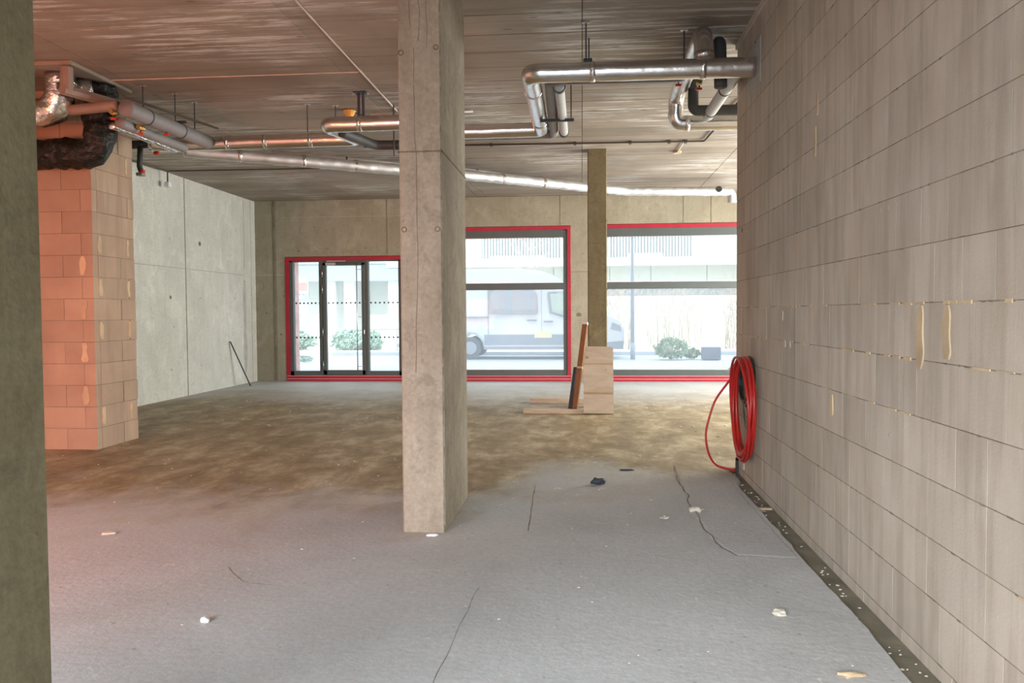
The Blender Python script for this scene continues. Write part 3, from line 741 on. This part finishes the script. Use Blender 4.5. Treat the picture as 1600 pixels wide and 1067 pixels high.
# ------------------------------------------------------------------ hangers
def hanger(x, y, z, label, twin=None, rail=None):
    t_ = thing('pipe_hanger', label, 'hanger', (x, y, CH), 'threaded rod hangers under the ceiling')
    bm = bmesh.new(); tube(bm, [(x, y, CH), (x, y, z)], .007, 6)
    if twin:
        obj('threaded_rod', bm, 'steel_dark', t_); bm = bmesh.new(); tube(bm, [(x+twin[0], y+twin[1], CH), (x+twin[0], y+twin[1], z)], .007, 6)
    obj('threaded_rod', bm, 'steel_dark', t_)
    obj('ceiling_plate', Bs((x-.035, x+.035, y-.02, y+.02, CH-.012, CH-.002)), 'steel', t_)
    if rail: obj('support_rail', Bs(rail, bev=.003), 'steel_dark', t_)
hanger(.045, 7.38, 3.84, 'pair of threaded rods above the main silver pipe, right of its left end', (.03, .42), (.02, .10, 7.34, 7.84, 3.84, 3.88))
hanger(.962, 7.674, 3.84, 'threaded rod with cross rail beside the silver riser', None, (.72, 1.06, 7.64, 7.68, 3.84, 3.87))
hanger(-.11, 8.8, 3.70, 'threaded rod and rail right of the three descending pipes', None, (-.45, -.08, 8.78, 8.82, 3.66, 3.69))
hanger(-3.43, 9.85, 3.865, 'first threaded rod hanger left of the silver pipe bend')
hanger(-3.10, 9.95, 3.86, 'second threaded rod hanger nearest the silver pipe bend')
hanger(-5.02, 8.85, 3.86, 'threaded rod over the grey pipe close to the shaft'); hanger(-4.82, 9.2, 3.88, 'threaded rod over the middle of the grey pipe', None, (-4.95, -4.68, 9.17, 9.21, 3.855, 3.88))
hanger(-4.78, 9.6, 3.88, 'short threaded rod over the far end of the grey pipe')
t_ = thing('ceiling_bracket', 'double steel channel bracket holding the silver pipe left of the middle column', 'bracket', (-2.62, 9.5, CH))
obj('channel', Bs((-2.66, -2.635, 9.40, 9.44, 3.86, CH-.01), (-2.605, -2.58, 9.40, 9.44, 3.86, CH-.01)), 'steel_dark', t_)
obj('base_plate', Bs((-2.70, -2.54, 9.35, 9.49, CH-.012, CH-.003)), 'steel_dark', t_)
obj('bolt', Bs((-2.72, -2.695, 9.40, 9.42, CH-.03, CH-.006), (-2.545, -2.52, 9.40, 9.42, CH-.03, CH-.006)), 'steel', t_)
tag(obj('cable_clip_rod', T([(-2.35, 9.95, 4.2), (-2.35, 9.95, 3.56)], .01, seg=6), 'steel_dark'), 'short rod end dangling below the silver pipe bend', 'rod')

# ------------------------------------------------------------------ conduits, boxes, cables
cd = tag(obj('ceiling_conduit', T([(-3.4, 12.35, 4.19), (1.88, 12.55, 4.19), (1.96, 10.2, 4.19)], .014, .06, seg=8), 'conduit_dark', smooth=True), 'dark conduit clipped across the ceiling in front of the slender column', 'conduit')
bm = bmesh.new()
for x in (-2.8, -1.4, -.1, .75, 1.35, 1.6): box(bm, x-.02, x+.02, 12.42+.036*(x+1.5), 12.50+.036*(x+1.5), 4.17, CH-.002)
obj('conduit_clip', bm, 'conduit_dark', cd)
t_ = thing('ceiling_outlet', 'small round ceiling outlet at the end of a pale conduit stub near the right wall', 'outlet', (1.6, 13.46, CH))
bm = bmesh.new(); disc(bm, (1.57, 13.40, CH-.02), (0, 0, 1), .07, .035); obj('outlet_box', bm, 'mortar_yellow', t_)
obj('conduit_stub', T([(1.57, 12.56, 4.19), (1.57, 13.36, 4.19)], .012, seg=8), 'conduit_white', t_)
lc = tag(obj('ceiling_cable', T([(XL+.06, 12.5, 4.19), (-7.5, 14.0, 4.19), (-4.3, 14.08, 4.19)], .012, .02, seg=6), 'conduit_dark'), 'dark cable run across the ceiling by the left wall', 'cable')
t_ = thing('hanging_socket', 'small pale socket hanging on a drop pipe by the left wall', 'socket', (-7.5, 13.99, CH))
obj('drop_pipe', T([(-7.5, 13.99, 4.19), (-7.5, 13.99, 3.98)], .014, seg=8), 'conduit_dark', t_)
obj('socket_body', Bs((-7.55, -7.45, 13.94, 14.04, 3.90, 3.99), bev=.012), 'lever_white', t_)
t_ = thing('ceiling_lamp_holder', 'orange and white lamp holder on the ceiling above the silver pipe bend', 'lamp holder', (-3.0, 10.2, CH))
bm = bmesh.new(); tube(bm, [(-2.99, 10.2, 4.20), (-2.99, 10.2, 4.10)], .06, 12, rfun=lambda s_: .085-.06*s_); obj('holder_cup', bm, 'orange_box', t_)
obj('holder_wire', T([(-2.95, 10.22, 4.19), (-2.75, 10.28, 4.13), (-2.5, 10.3, 4.15)], .008, .05, seg=6), 'conduit_dark', t_)
tag(obj('ceiling_conduit', T([(-2.75, 10.35, 4.19), (-1.4, 10.35, 4.19)], .016, seg=8), 'conduit_white', smooth=True), 'pale conduit on the ceiling just left of the middle column', 'conduit')

# ------------------------------------------------------------------ red hose coil on the right wall
hc = thing('hose_coil', 'coil of red conduit hose hanging on the end of the block wall', 'hose', (1.47, 7.40, .2))
random.seed(9)
bm = bmesh.new()
def loop_pts(cx_, cy_, cz_, ry, rz, tilt, n=44, ph=0, dz=0):
    return [Vector((cx_+tilt*math.cos(a), cy_+ry*math.sin(a), cz_+rz*math.cos(a)*(1+(dz if math.cos(a) < 0 else 0)))) for a in (2*PI*i/n+ph for i in range(n+1))]
for i in range(11):
    ry = random.uniform(.36, .42); rz = random.uniform(.425, .47)
    tube(bm, loop_pts(1.468+random.uniform(-.045, .03), 7.39+random.uniform(-.02, .02), 1.165-rz+random.uniform(-.02, .01), ry, rz, random.uniform(-.03, .02), dz=random.uniform(0, .10)), .0125, 8, cap=False)
obj('hose_loops', bm, 'hose_red', hc, True)
bm = bmesh.new()
for i in range(3): tube(bm, loop_pts(1.47+i*.02, 7.40, .93, .22+.02*i, .17+.03*i, .01), .009, 6, cap=False)
obj('black_cable_loops', bm, 'cable_black', hc, True, label='thin black cable loops')
bm = bmesh.new()
for i in range(3): tube(bm, loop_pts(1.50, 7.38, .84, .20, .23+.05*i, .01), .003, 5, cap=False)
obj('wire_loops', bm, 'steel_dark', hc)
bm = bmesh.new(); tube(bm, loop_pts(1.43, 7.72, 1.06, .012, .045, .05, 14), .007, 6, cap=False); obj('tie', bm, 'lever_white', hc)
bm = bmesh.new(); tube(bm, [(XW+.02, 7.40, 1.13), (1.40, 7.40, 1.15)], .012, 8); obj('wall_peg', bm, 'steel_dark', hc)
tl = [(1.49, 7.78, 1.03), (1.40, 7.85, .88), (1.297, 7.9, .712), (1.235, 7.9, .53), (1.205, 7.9, .366), (1.235, 7.9, .185), (1.32, 7.92, .065), (1.49, 7.93, .02)]
def spline(pts, n=8):
    P = [Vector(p) for p in pts]; P = [P[0]]+P+[P[-1]]; out = []
    for i in range(1, len(P)-2):
        for k in range(n):
            s_ = k/n; a, b, c_, d_ = P[i-1:i+3]
            out.append(.5*((2*b)+(c_-a)*s_+(2*a-5*b+4*c_-d_)*s_**2+(3*b-a-3*c_+d_)*s_**3))
    out.append(P[-2]); return out
bm = bmesh.new(); tube(bm, spline(tl), .0115, 8); obj('loose_hose_end', bm, 'hose_red', hc, True)
t_ = thing('floor_socket', 'small dark pipe stub with grey outlet at the foot of the wall end', 'pipe', (1.52, 7.9, 0))
obj('stub', Bs((1.495, 1.52, 7.90, 7.93, -.03, .14), (1.495, 1.56, 7.90, 7.93, .125, .145)), 'cable_black', t_)
obj('outlet', Bs((1.535, 1.55, 7.74, 7.86, .06, .15), bev=.004), 'mortar_grey', t_)

# ------------------------------------------------------------------ boards by the slender column
def board(name, label, x0, x1, y0, y1, z0, z1, mat, cat='board', group=None, bev=.004, rot=None, piv=None):
    o = tag(obj(name, B(x0, x1, y0, y1, z0, z1, bev=bev), mat), label, cat, group); return o
def obox(name, label, a, b, wx, wy, mat, cat, bev=.004):
    """a straight bar from a to b"""
    a, b = Vector(a), Vector(b); L = (b-a).length
    o = tag(obj(name, B(-wx/2, wx/2, -wy/2, wy/2, 0, L, bev=bev), mat), label, cat)
    o.location = a; o.rotation_euler = (b-a).to_track_quat('Z', 'Y').to_euler(); return o
board('timber_plank', 'front pale timber plank lying on the floor under the leaning board', -.92, .46, 12.36, 12.58, 0, .068, 'wood_pale', 'plank')
board('timber_plank', 'rear pale timber plank lying on the floor behind the leaning board', -.91, .55, 13.78, 13.99, 0, .085, 'wood_pale', 'plank')
bm = bmesh.new()
A_ = .47
vs = [(-.228, 0), (.232, 0), (.238, 1.16), (.205, 1.195), (-.238, 1.195)]
fr_ = [bm.verts.new((x, -.014, z)) for x, z in vs]; bk_ = [bm.verts.new((x, .014, z)) for x, z in vs]
bm.faces.new(fr_); bm.faces.new(bk_[::-1])
for i in range(5): bm.faces.new((fr_[i], bk_[i], bk_[(i+1) % 5], fr_[(i+1) % 5]))
bmesh.ops.recalc_face_normals(bm, faces=bm.faces)
pl = tag(obj('formwork_board', bm, 'wood_panel'), 'pale wooden formwork board leaning against the slender column', 'board')
pl.location = (.250, 12.295, .012); pl.rotation_euler = (-math.radians(33), math.radians(.6), 0)
for i, (z, h) in enumerate(((.13, .035), (.62, .05), (.33, .01), (.70, .02))):
    obj('dark_batten_mark', B(-.232, .232, -.016, -.0135, z, z+h), 'wood_brown' if i != 2 else 'wood_pale', pl, loc=(0, 0, 0)) if i < 0 else None
obj('grain_band', B(-.233, .233, -.017, -.0135, .33, .365, bev=.001), 'wood_band', pl, loc=(0, 0, 0))
obj('grain_band', B(-.233, .233, -.017, -.0135, .86, .89, bev=.001), 'wood_band', pl, loc=(0, 0, 0))
st = obox('timber_stud', 'long brown timber stud leaning against the slender column', (-.115, 12.48, .068), (.055, 12.975, 1.41), .085, .05, 'wood_brown', 'plank')
L_ = 1.44
obj('painted_tip', B(-.044, .044, -.027, .027, 1.402, 1.442), 'lever_white', st, loc=(0, 0, 0), label='white painted end')
obj('cut_end', B(-.044, .035, -.028, .027, .655, .685), 'wood_pale', st, loc=(0, 0, 0), label='pale cut batten end')
obox('black_bar', 'short black bar leaning along the brown stud', (-.19, 12.47, .068), (-.105, 12.72, .70), .055, .04, 'steel_dark', 'bar')
obox('steel_bar', 'dark steel bar leaning against the left wall near the corner', (-7.27, 16.92, .0), (-7.625, 16.72, .99), .045, .025, 'steel_dark', 'bar', .002)

# ------------------------------------------------------------------ rubble on the floor
def stone(x, y, r, label, mat='debris_stone', sq=(1.2, .9, .5), seed=0):
    bm = bmesh.new(); blob(bm, (0, 0, 0), r, sq, 2, .7, seed)
    tag(obj('rubble_lump', bm, mat, loc=(x, y, r*sq[2]*.75)), label, 'rubble', 'loose rubble on the floor')
stone(.145, 7.29, .045, 'black crumpled lump on the pale floor between column and hose', 'debris_dark', (1.5, .8, .8), 1)
stone(-1.93, 3.88, .022, 'small pale lump on the foreground floor left of the middle column', 'lever_white', (1.1, 1, .8), 2)
stone(1.02, 4.20, .030, 'brown crumb of mortar on the floor near the trough, right foreground', 'debris_stone', (1.2, 1.2, .5), 3)
stone(.90, 6.35, .045, 'mortar lump lying on the crack of the screed patch', 'debris_stone', (1.3, 1.1, .5), 4)
stone(.62, 6.1, .028, 'mortar crumb left of the screed patch crack', 'debris_stone', (1.5, 1, .5), 5)
stone(1.15, 3.5, .030, 'yellowish wood scrap at the bottom edge of the floor by the trough', 'mortar_yellow', (2, .8, .4), 6)
stone(-3.40, 5.42, .030, 'brown crumb on the floor at the left below the block shaft', 'debris_stone', (1.8, 1, .4), 7)
stone(-1.06, 5.52, .026, 'pale chip at the foot of the middle column', 'lever_white', (1.6, .6, .4), 8)
stone(.44, 7.95, .03, 'flat dark scrap on the floor behind the black lump', 'debris_dark', (2.4, .5, .3), 9)
random.seed(31)
bm = bmesh.new()
for i in range(420):
    x = random.uniform(-7, 1.35); y = random.uniform(3, 17.5)
    if y > 8.2: x = random.uniform(-7.4, 5)
    if -1.35 < x < -.93 and 5.5 < y < 6.8 or (SX0-.1 < x < SX1+.1 and 8.7 < y < 9.8): continue
    r = random.uniform(.003, .008)*(.5+.1*y)*(1.6 if (x > .2 and 8 < y < 14) else 1)
    blob(bm, (x, y, r*.3), r, (1.3, 1, .55), 1, .6, i)
for i in range(60):
    y = random.uniform(3, 8); blob(bm, (random.uniform(1.42, 1.51), y, -.025), random.uniform(.004, .009), (1.3, 1, .6), 1, .6, i+50)
o = obj('floor_grit', bm, 'debris_stone', kind='stuff'); tag(o, 'scattered pale grit and crumbs of mortar over the concrete floor', 'grit')
tag(obj('wood_scrap', B(1.42, 1.53, 6.55, 6.60, -.032, -.018, bev=.003), 'mortar_yellow'), 'yellow splinter of wood lying in the trough by the block wall', 'wood scrap')

# ------------------------------------------------------------------ outside
G = .15
pv = struct('pavement', B(-40, 40, D+.38, 22.6, -.2, G), 'pavement_pale')
rd = struct('road', B(-40, 40, 22.6, 30.0, -.2, G-.02), 'road_pale')
struct('kerb', Bs((-40, 40, 26.8, 27.0, -.1, G+.10)), 'pavement_pale')
struct('verge', B(-40, 40, 27.0, 34.5, -.2, G+.05), 'gravel')
struct('cycle_path', B(3.3, 40, 27.2, 28.4, -.1, G+.07), 'kerb_red')
# van
vn = thing('van', 'white panel van parked in the street outside the left large window', 'van', (-1.8, 25.4, G))
VX = -3.45; VF = .28; zr = .42
def arc(cx_, r, a0, a1, n=8): return [(cx_+r*math.cos(math.radians(a0+(a1-a0)*i/n)), .50+r*math.sin(math.radians(a0+(a1-a0)*i/n))) for i in range(n+1)]
prof = [(-4.75, .50), *arc(VX, .42, 180, 0), *arc(VF, .42, 180, 0), (1.18, .48), (1.28, .62), (1.27, 1.02), (1.12, 1.30), (.72, 1.50), (.28, 1.72), (-.45, 2.44), (-.80, 2.68), (-1.25, 2.86), (-1.95, 2.94), (-4.55, 2.92), (-4.78, 2.75)]
bm = bmesh.new(); Y0, Y1 = 24.4, 26.4
layers = [(Y0, 0), (Y0, 0), (Y1, 0)]
def inset(x, z, y):   # tumblehome: narrower towards the roof
    k = max(0, (z-1.5))/1.45; return y + (1 if y < 25.4 else -1)*(.16*k**2)
A1 = [bm.verts.new((x, inset(x, z, Y0), z)) for x, z in prof]; A2 = [bm.verts.new((x, inset(x, z, Y1), z)) for x, z in prof]
fa = bm.faces.new(A1); fb = bm.faces.new(A2[::-1])
for i in range(len(prof)): bm.faces.new((A1[i], A2[i], A2[(i+1) % len(prof)], A1[(i+1) % len(prof)]))
bmesh.ops.recalc_face_normals(bm, faces=bm.faces)
bmesh.ops.bevel(bm, geom=[e for fc in (fa, fb) for e in fc.edges if e.verts[0].co.z > .55 or e.verts[1].co.z > .55], offset=.07, segments=4, affect='EDGES')
bmesh.ops.triangulate(bm, faces=[q for q in bm.faces if len(q.verts) > 4])
body = obj('body', bm, 'van_white', vn)
def side_panel(name, pts, mat, y=Y0, th=.02, par=vn, off=.0):
    bm = bmesh.new(); F_ = [bm.verts.new((x, inset(x, z, y)-off-th, z)) for x, z in pts]; K_ = [bm.verts.new((x, inset(x, z, y)+.03, z)) for x, z in pts]
    bm.faces.new(F_); n = len(pts)
    for i in range(n): bm.faces.new((F_[i], K_[i], K_[(i+1) % n], F_[(i+1) % n]))
    bmesh.ops.recalc_face_normals(bm, faces=bm.faces); bmesh.ops.triangulate(bm, faces=[q for q in bm.faces if len(q.verts) > 4])
    return obj(name, bm, mat, par)
side_panel('side_window', [(-2.86, 1.54), (-1.42, 1.50), (-1.34, 1.56), (-1.36, 2.10), (-1.46, 2.30), (-2.86, 2.32)], 'van_glass')
side_panel('window_pillar', [(-2.32, 1.52), (-2.17, 1.52), (-2.17, 2.30), (-2.32, 2.30)], 'van_grey', off=.012); side_panel('window_pillar', [(-1.70, 1.51), (-1.56, 1.51), (-1.56, 2.29), (-1.70, 2.29)], 'van_grey', off=.012)
side_panel('cab_window_seal', [(-1.05, 2.20), (-.98, 1.55), (-.5, 1.40), (.22, 1.33), (.22, 1.60), (-.42, 2.22)], 'van_grey', th=.012)
side_panel('cab_window', [(-.97, 2.14), (-.91, 1.60), (-.48, 1.46), (.12, 1.40), (.12, 1.58), (-.44, 2.16)], 'van_glass_green', off=.012)
side_panel('lower_shadow_band', [(-3.0, .58), (-.15, .58), (-.15, .90), (-3.0, .90)], 'van_grey', th=.015)  # grey band painting the shadow reflected along the van's lower side
side_panel('sill', [(-3.02, .44), (-.14, .44), (-.14, .53), (-3.02, .53)], 'van_grey', th=.03)
side_panel('slide_rail', [(-4.6, 1.40), (-2.88, 1.40), (-2.88, 1.46), (-4.6, 1.46)], 'van_grey', th=.03)
side_panel('door_seam', [(-2.885, .56), (-2.868, .56), (-2.868, 2.34), (-2.885, 2.34)], 'van_grey', th=.004)
side_panel('door_seam', [(-1.24, .58), (-1.228, .58), (-1.228, 2.5), (-1.24, 2.5)], 'post_grey', th=.003)
side_panel('door_handle', [(-1.68, 1.31), (-1.38, 1.31), (-1.38, 1.36), (-1.68, 1.36)], 'van_grey', th=.04); side_panel('door_handle', [(-1.16, 1.27), (-.88, 1.27), (-.88, 1.32), (-1.16, 1.32)], 'van_grey', th=.04)
side_panel('yellow_tag', [(-1.45, .80), (-.92, .80), (-.92, .99), (-1.45, .99)], 'tag_yellow', th=.025)
side_panel('front_bumper', [(.72, .45), (1.24, .45), (1.26, .70), (.74, .66)], 'van_grey', th=.02)
side_panel('headlamp', [(.86, 1.05), (1.20, .98), (1.16, 1.16), (.92, 1.26)], 'post_grey', th=.01)
obj('windscreen', Bs(( -.1, -.09, 24.6, 26.2, 1.9, 1.91)), 'van_glass', vn)
bm = bmesh.new(); box(bm, -.02, .20, 24.12, 24.30, 1.45, 1.78, bev=.03); box(bm, .05, .12, 24.28, 24.42, 1.52, 1.58); obj('wing_mirror', bm, 'van_grey', vn)
for x in (VX, VF):
    for y in (24.45, 26.15):
        bm = bmesh.new(); disc(bm, (x, y+.11, G+.34), (0, 1, 0), .34, .22, 28); wv = obj('wheel', bm, 'rubber', vn)
        bm = bmesh.new(); disc(bm, (x, y+.11, G+.34), (0, 1, 0), .20, .24, 20); obj('wheel_rim', bm, 'post_grey', wv)

# opposite building
ob = thing('opposite_building', 'pale building across the street with slatted balcony', 'building', (-2, 37, 0))
YO = 36.0
obj('facade_wall', B(-30, 30, YO+1.6, YO+2.2, 0, 12), 'facade_cream', ob)
obj('balcony_slab', B(-8.9, 12, YO-.1, YO+1.6, 3.66, 4.0), 'slab_white', ob)
obj('balcony_slab', B(-30, -8.9, YO-.1, YO+1.6, 3.86, 4.35), 'slab_white', ob)
obj('soffit_beam', B(-30, -6.9, YO-.05, YO+1.6, 3.08, 3.86), 'soffit_blue', ob)
obj('upper_windows', Bs((-4.7, -1.0, YO+1.45, YO+1.62, 4.0, 6.4), (1.4, 5.1, YO+1.45, YO+1.62, 4.0, 6.4)), 'facade_shade', ob)
obj('upper_windows', Bs((.95, 1.35, YO+1.45, YO+1.62, 4.0, 6.4), (-.4, .6, YO+1.45, YO+1.62, 4.0, 6.4)), 'soffit_blue', ob)
bm = bmesh.new(); x = -4.74
while x < 6.8: box(bm, x, x+.055, YO-.08, YO-.03, 4.0, 5.4); x += .135
obj('railing_slats', bm, 'slat_white', ob, kind='stuff')
obj('railing_boards', Bs((-4.2, -1.6, YO+.1, YO+.14, 4.0, 4.16), (2.1, 3.6, YO+.1, YO+.14, 4.0, 4.2)), 'slab_white', ob)
for a, b in ((-6.8, -1.3), (-1.27, 1.25), (1.28, 3.1), (3.13, 5.6), (5.63, 9)): obj('cladding_panel', B(a, b, YO+.6, YO+.66, 2.93, 3.66), 'facade_cream', ob)
obj('ground_floor_recess', B(-6.8, 9, YO+.9, YO+1.0, 2.3, 2.93), 'facade_shade', ob); obj('ground_floor_wall', B(-6.8, 9, YO+.9, YO+1.0, .2, 2.3), 'slab_white', ob)
for x in (-11.9, -11.0, -8.9, -7.3): obj('pillar', B(x, x+.5, YO+.2, YO+.7, 0, 3.1), 'slab_white', ob)
obj('garden_wall', B(-6.8, 12, YO-.6, YO-.4, 0, 1.4), 'facade_cream', ob)
# street furniture
lpst = thing('lamp_post', 'slim grey lamp post outside the right large window', 'lamp post', (1.52, 24.2, G))
obj('post', T([(1.52, 24.2, G), (1.50, 24.2, 7.0)], .05, seg=12, rfun=lambda s_: .06-.02*s_), 'post_grey', lpst, True)
obj('post_collar', T([(1.52, 24.2, G), (1.52, 24.2, G+.5)], .075, seg=12), 'post_grey', lpst, True)
obj('lantern', Bs((1.35, 1.65, 23.5, 24.3, 6.98, 7.08), bev=.02), 'post_grey', lpst)
tag(obj('utility_box', B(3.55, 4.08, 23.9, 24.25, G, .52, bev=.01), 'box_dark'), 'low dark utility box beside the green shrub outside', 'box')
sg = thing('street_sign', 'street sign pillar with red and blue fields seen through the glass door', 'sign', (-11.6, 32, G))
obj('sign_panel', B(-11.75, -11.2, 31.95, 32.0, G, 3.1), 'sign_post', sg)
obj('red_field', B(-11.70, -11.25, 31.93, 31.951, 2.55, 2.85), 'sign_red', sg); obj('blue_field', B(-11.65, -11.28, 31.93, 31.951, 2.15, 2.42), 'sign_blue', sg)
obj('white_figure', Bs((-11.56, -11.52, 31.92, 31.931, 2.2, 2.38), (-11.44, -11.40, 31.92, 31.931, 2.2, 2.38), (-11.56, -11.40, 31.92, 31.931, 2.34, 2.38)), 'lever_white', sg)
# rail seen through the door
t_ = thing('street_rail', 'low grey handrail outside behind the glass door', 'rail', (-8, 27.5, G))
bm = bmesh.new(); tube(bm, [(-9.5, 28.5, 1.0), (-6.6, 28.5, 1.0)], .02, 8); obj('rail', bm, 'post_grey', t_)
bm = bmesh.new()
for x in (-9.4, -6.7): tube(bm, [(x, 28.5, G), (x, 28.5, 1.0)], .02, 8)
obj('rail_post', bm, 'post_grey', t_)
# shrubs
def leafy(name, label, c, size, n, mat, leaf=.05, seed=1, cat='shrub'):
    random.seed(seed); bm = bmesh.new(); c = Vector(c)
    root = thing(name, label, cat, c)
    for i in range(n):
        d = Vector((random.gauss(0, 1), random.gauss(0, 1), random.gauss(0, 1))).normalized()*random.uniform(.45, 1)**.5
        lump = 1+.35*noise.noise(d*2.2+Vector((seed, 0, 0)))
        p = c+Vector((d.x*size[0]*lump, d.y*size[1]*lump, size[2]+d.z*size[2]*lump))
        if p.z < G: p.z = G+.03
        q = Vector((random.gauss(0, 1), random.gauss(0, 1), random.gauss(0, 1))).normalized(); s_ = q.orthogonal().normalized(); w = q.cross(s_)
        L = leaf*random.uniform(.7, 1.3)
        bm.faces.new([bm.verts.new(p+a) for a in (s_*L, w*L*.4, -s_*L, -w*L*.4)])
    obj('foliage', bm, mat, root)
    bm = bmesh.new()
    for i in range(9):
        a = random.uniform(0, 2*PI); e = c+Vector((math.cos(a)*size[0]*.6, math.sin(a)*size[1]*.6, size[2]*1.5))
        tube(bm, [c+Vector((0, 0, 0)), c.lerp(e, .5)+Vector((0, 0, .1)), e], .012, 4, rfun=lambda s_: .016-.012*s_)
    obj('stem', bm, 'stem_pale', root)
leafy('green_shrub', 'round green shrub outside between lamp post and utility box', (2.66, 24.2, G), (.50, .4, .32), 1500, 'leaf_green', .045, 4)
leafy('green_shrub', 'small green shrub directly left of the utility box', (3.30, 24.5, G), (.26, .2, .16), 500, 'leaf_green', .04, 5)
leafy('low_hedge', 'pale green hedge seen through the middle of the glass door', (-8.5, 29.6, G), (1.05, .5, .42), 3200, 'hedge_green', .07, 6)
leafy('low_hedge', 'pale green hedge seen through the left door pane', (-11.2, 29.8, G), (1.0, .5, .40), 2600, 'hedge_green', .07, 8)
leafy('low_hedge', 'thin hedge end seen through the right door pane', (-6.3, 29.4, G), (.55, .4, .28), 1300, 'hedge_green', .06, 9)
leafy('green_shrub', 'little pale shrub at the foot of the left door pane outside', (-8.2, 22.9, G), (.28, .2, .10), 300, 'hedge_green', .04, 10)
def bare(name, label, c, h, spread, n, seed, mat='stem_pale', cat='shrub', r=.012):
    random.seed(seed); bm = bmesh.new(); c = Vector(c)
    for i in range(n):
        a = random.uniform(0, 2*PI); s0 = c+Vector((random.uniform(-.9, .9)*spread, random.uniform(-.3, .3)*spread, 0))
        lean = Vector((math.cos(a)*spread*random.uniform(.2, .8), math.sin(a)*spread*.5, h*random.uniform(.6, 1)))
        m = s0+lean*.5+Vector((-lean.x*.18, 0, h*.06)); e = s0+lean
        tube(bm, [s0, m, e], r, 3, cap=False, rfun=lambda s_: r*(1.15-s_))
        for k in range(3):
            b0 = m.lerp(e, random.uniform(0, .7)); d = Vector((random.uniform(-1, 1), random.uniform(-.5, .5), random.uniform(.3, 1.2)))*h*.16
            tube(bm, [b0, b0+d], r*.5, 3, cap=False)
    tag(obj(name, bm, mat), label, cat)
bare('bare_shrub', 'tall bare-twigged shrub outside left of the lamp post in the right window', (1.0, 29.6, G), 3.0, 1.1, 75, 1)
bare('bare_shrub', 'tall bare-twigged shrub outside in the middle of the right window', (3.5, 31.2, G), 2.9, 1.2, 75, 2)
bare('bare_shrub', 'tall bare-twigged shrub at the right edge of the right window', (5.9, 29.8, G), 3.1, .9, 75, 3)
bare('young_tree', 'thin bare young tree rising behind the van roof', (-2.1, 31.5, G), 5.2, .35, 16, 4, cat='tree', r=.02)
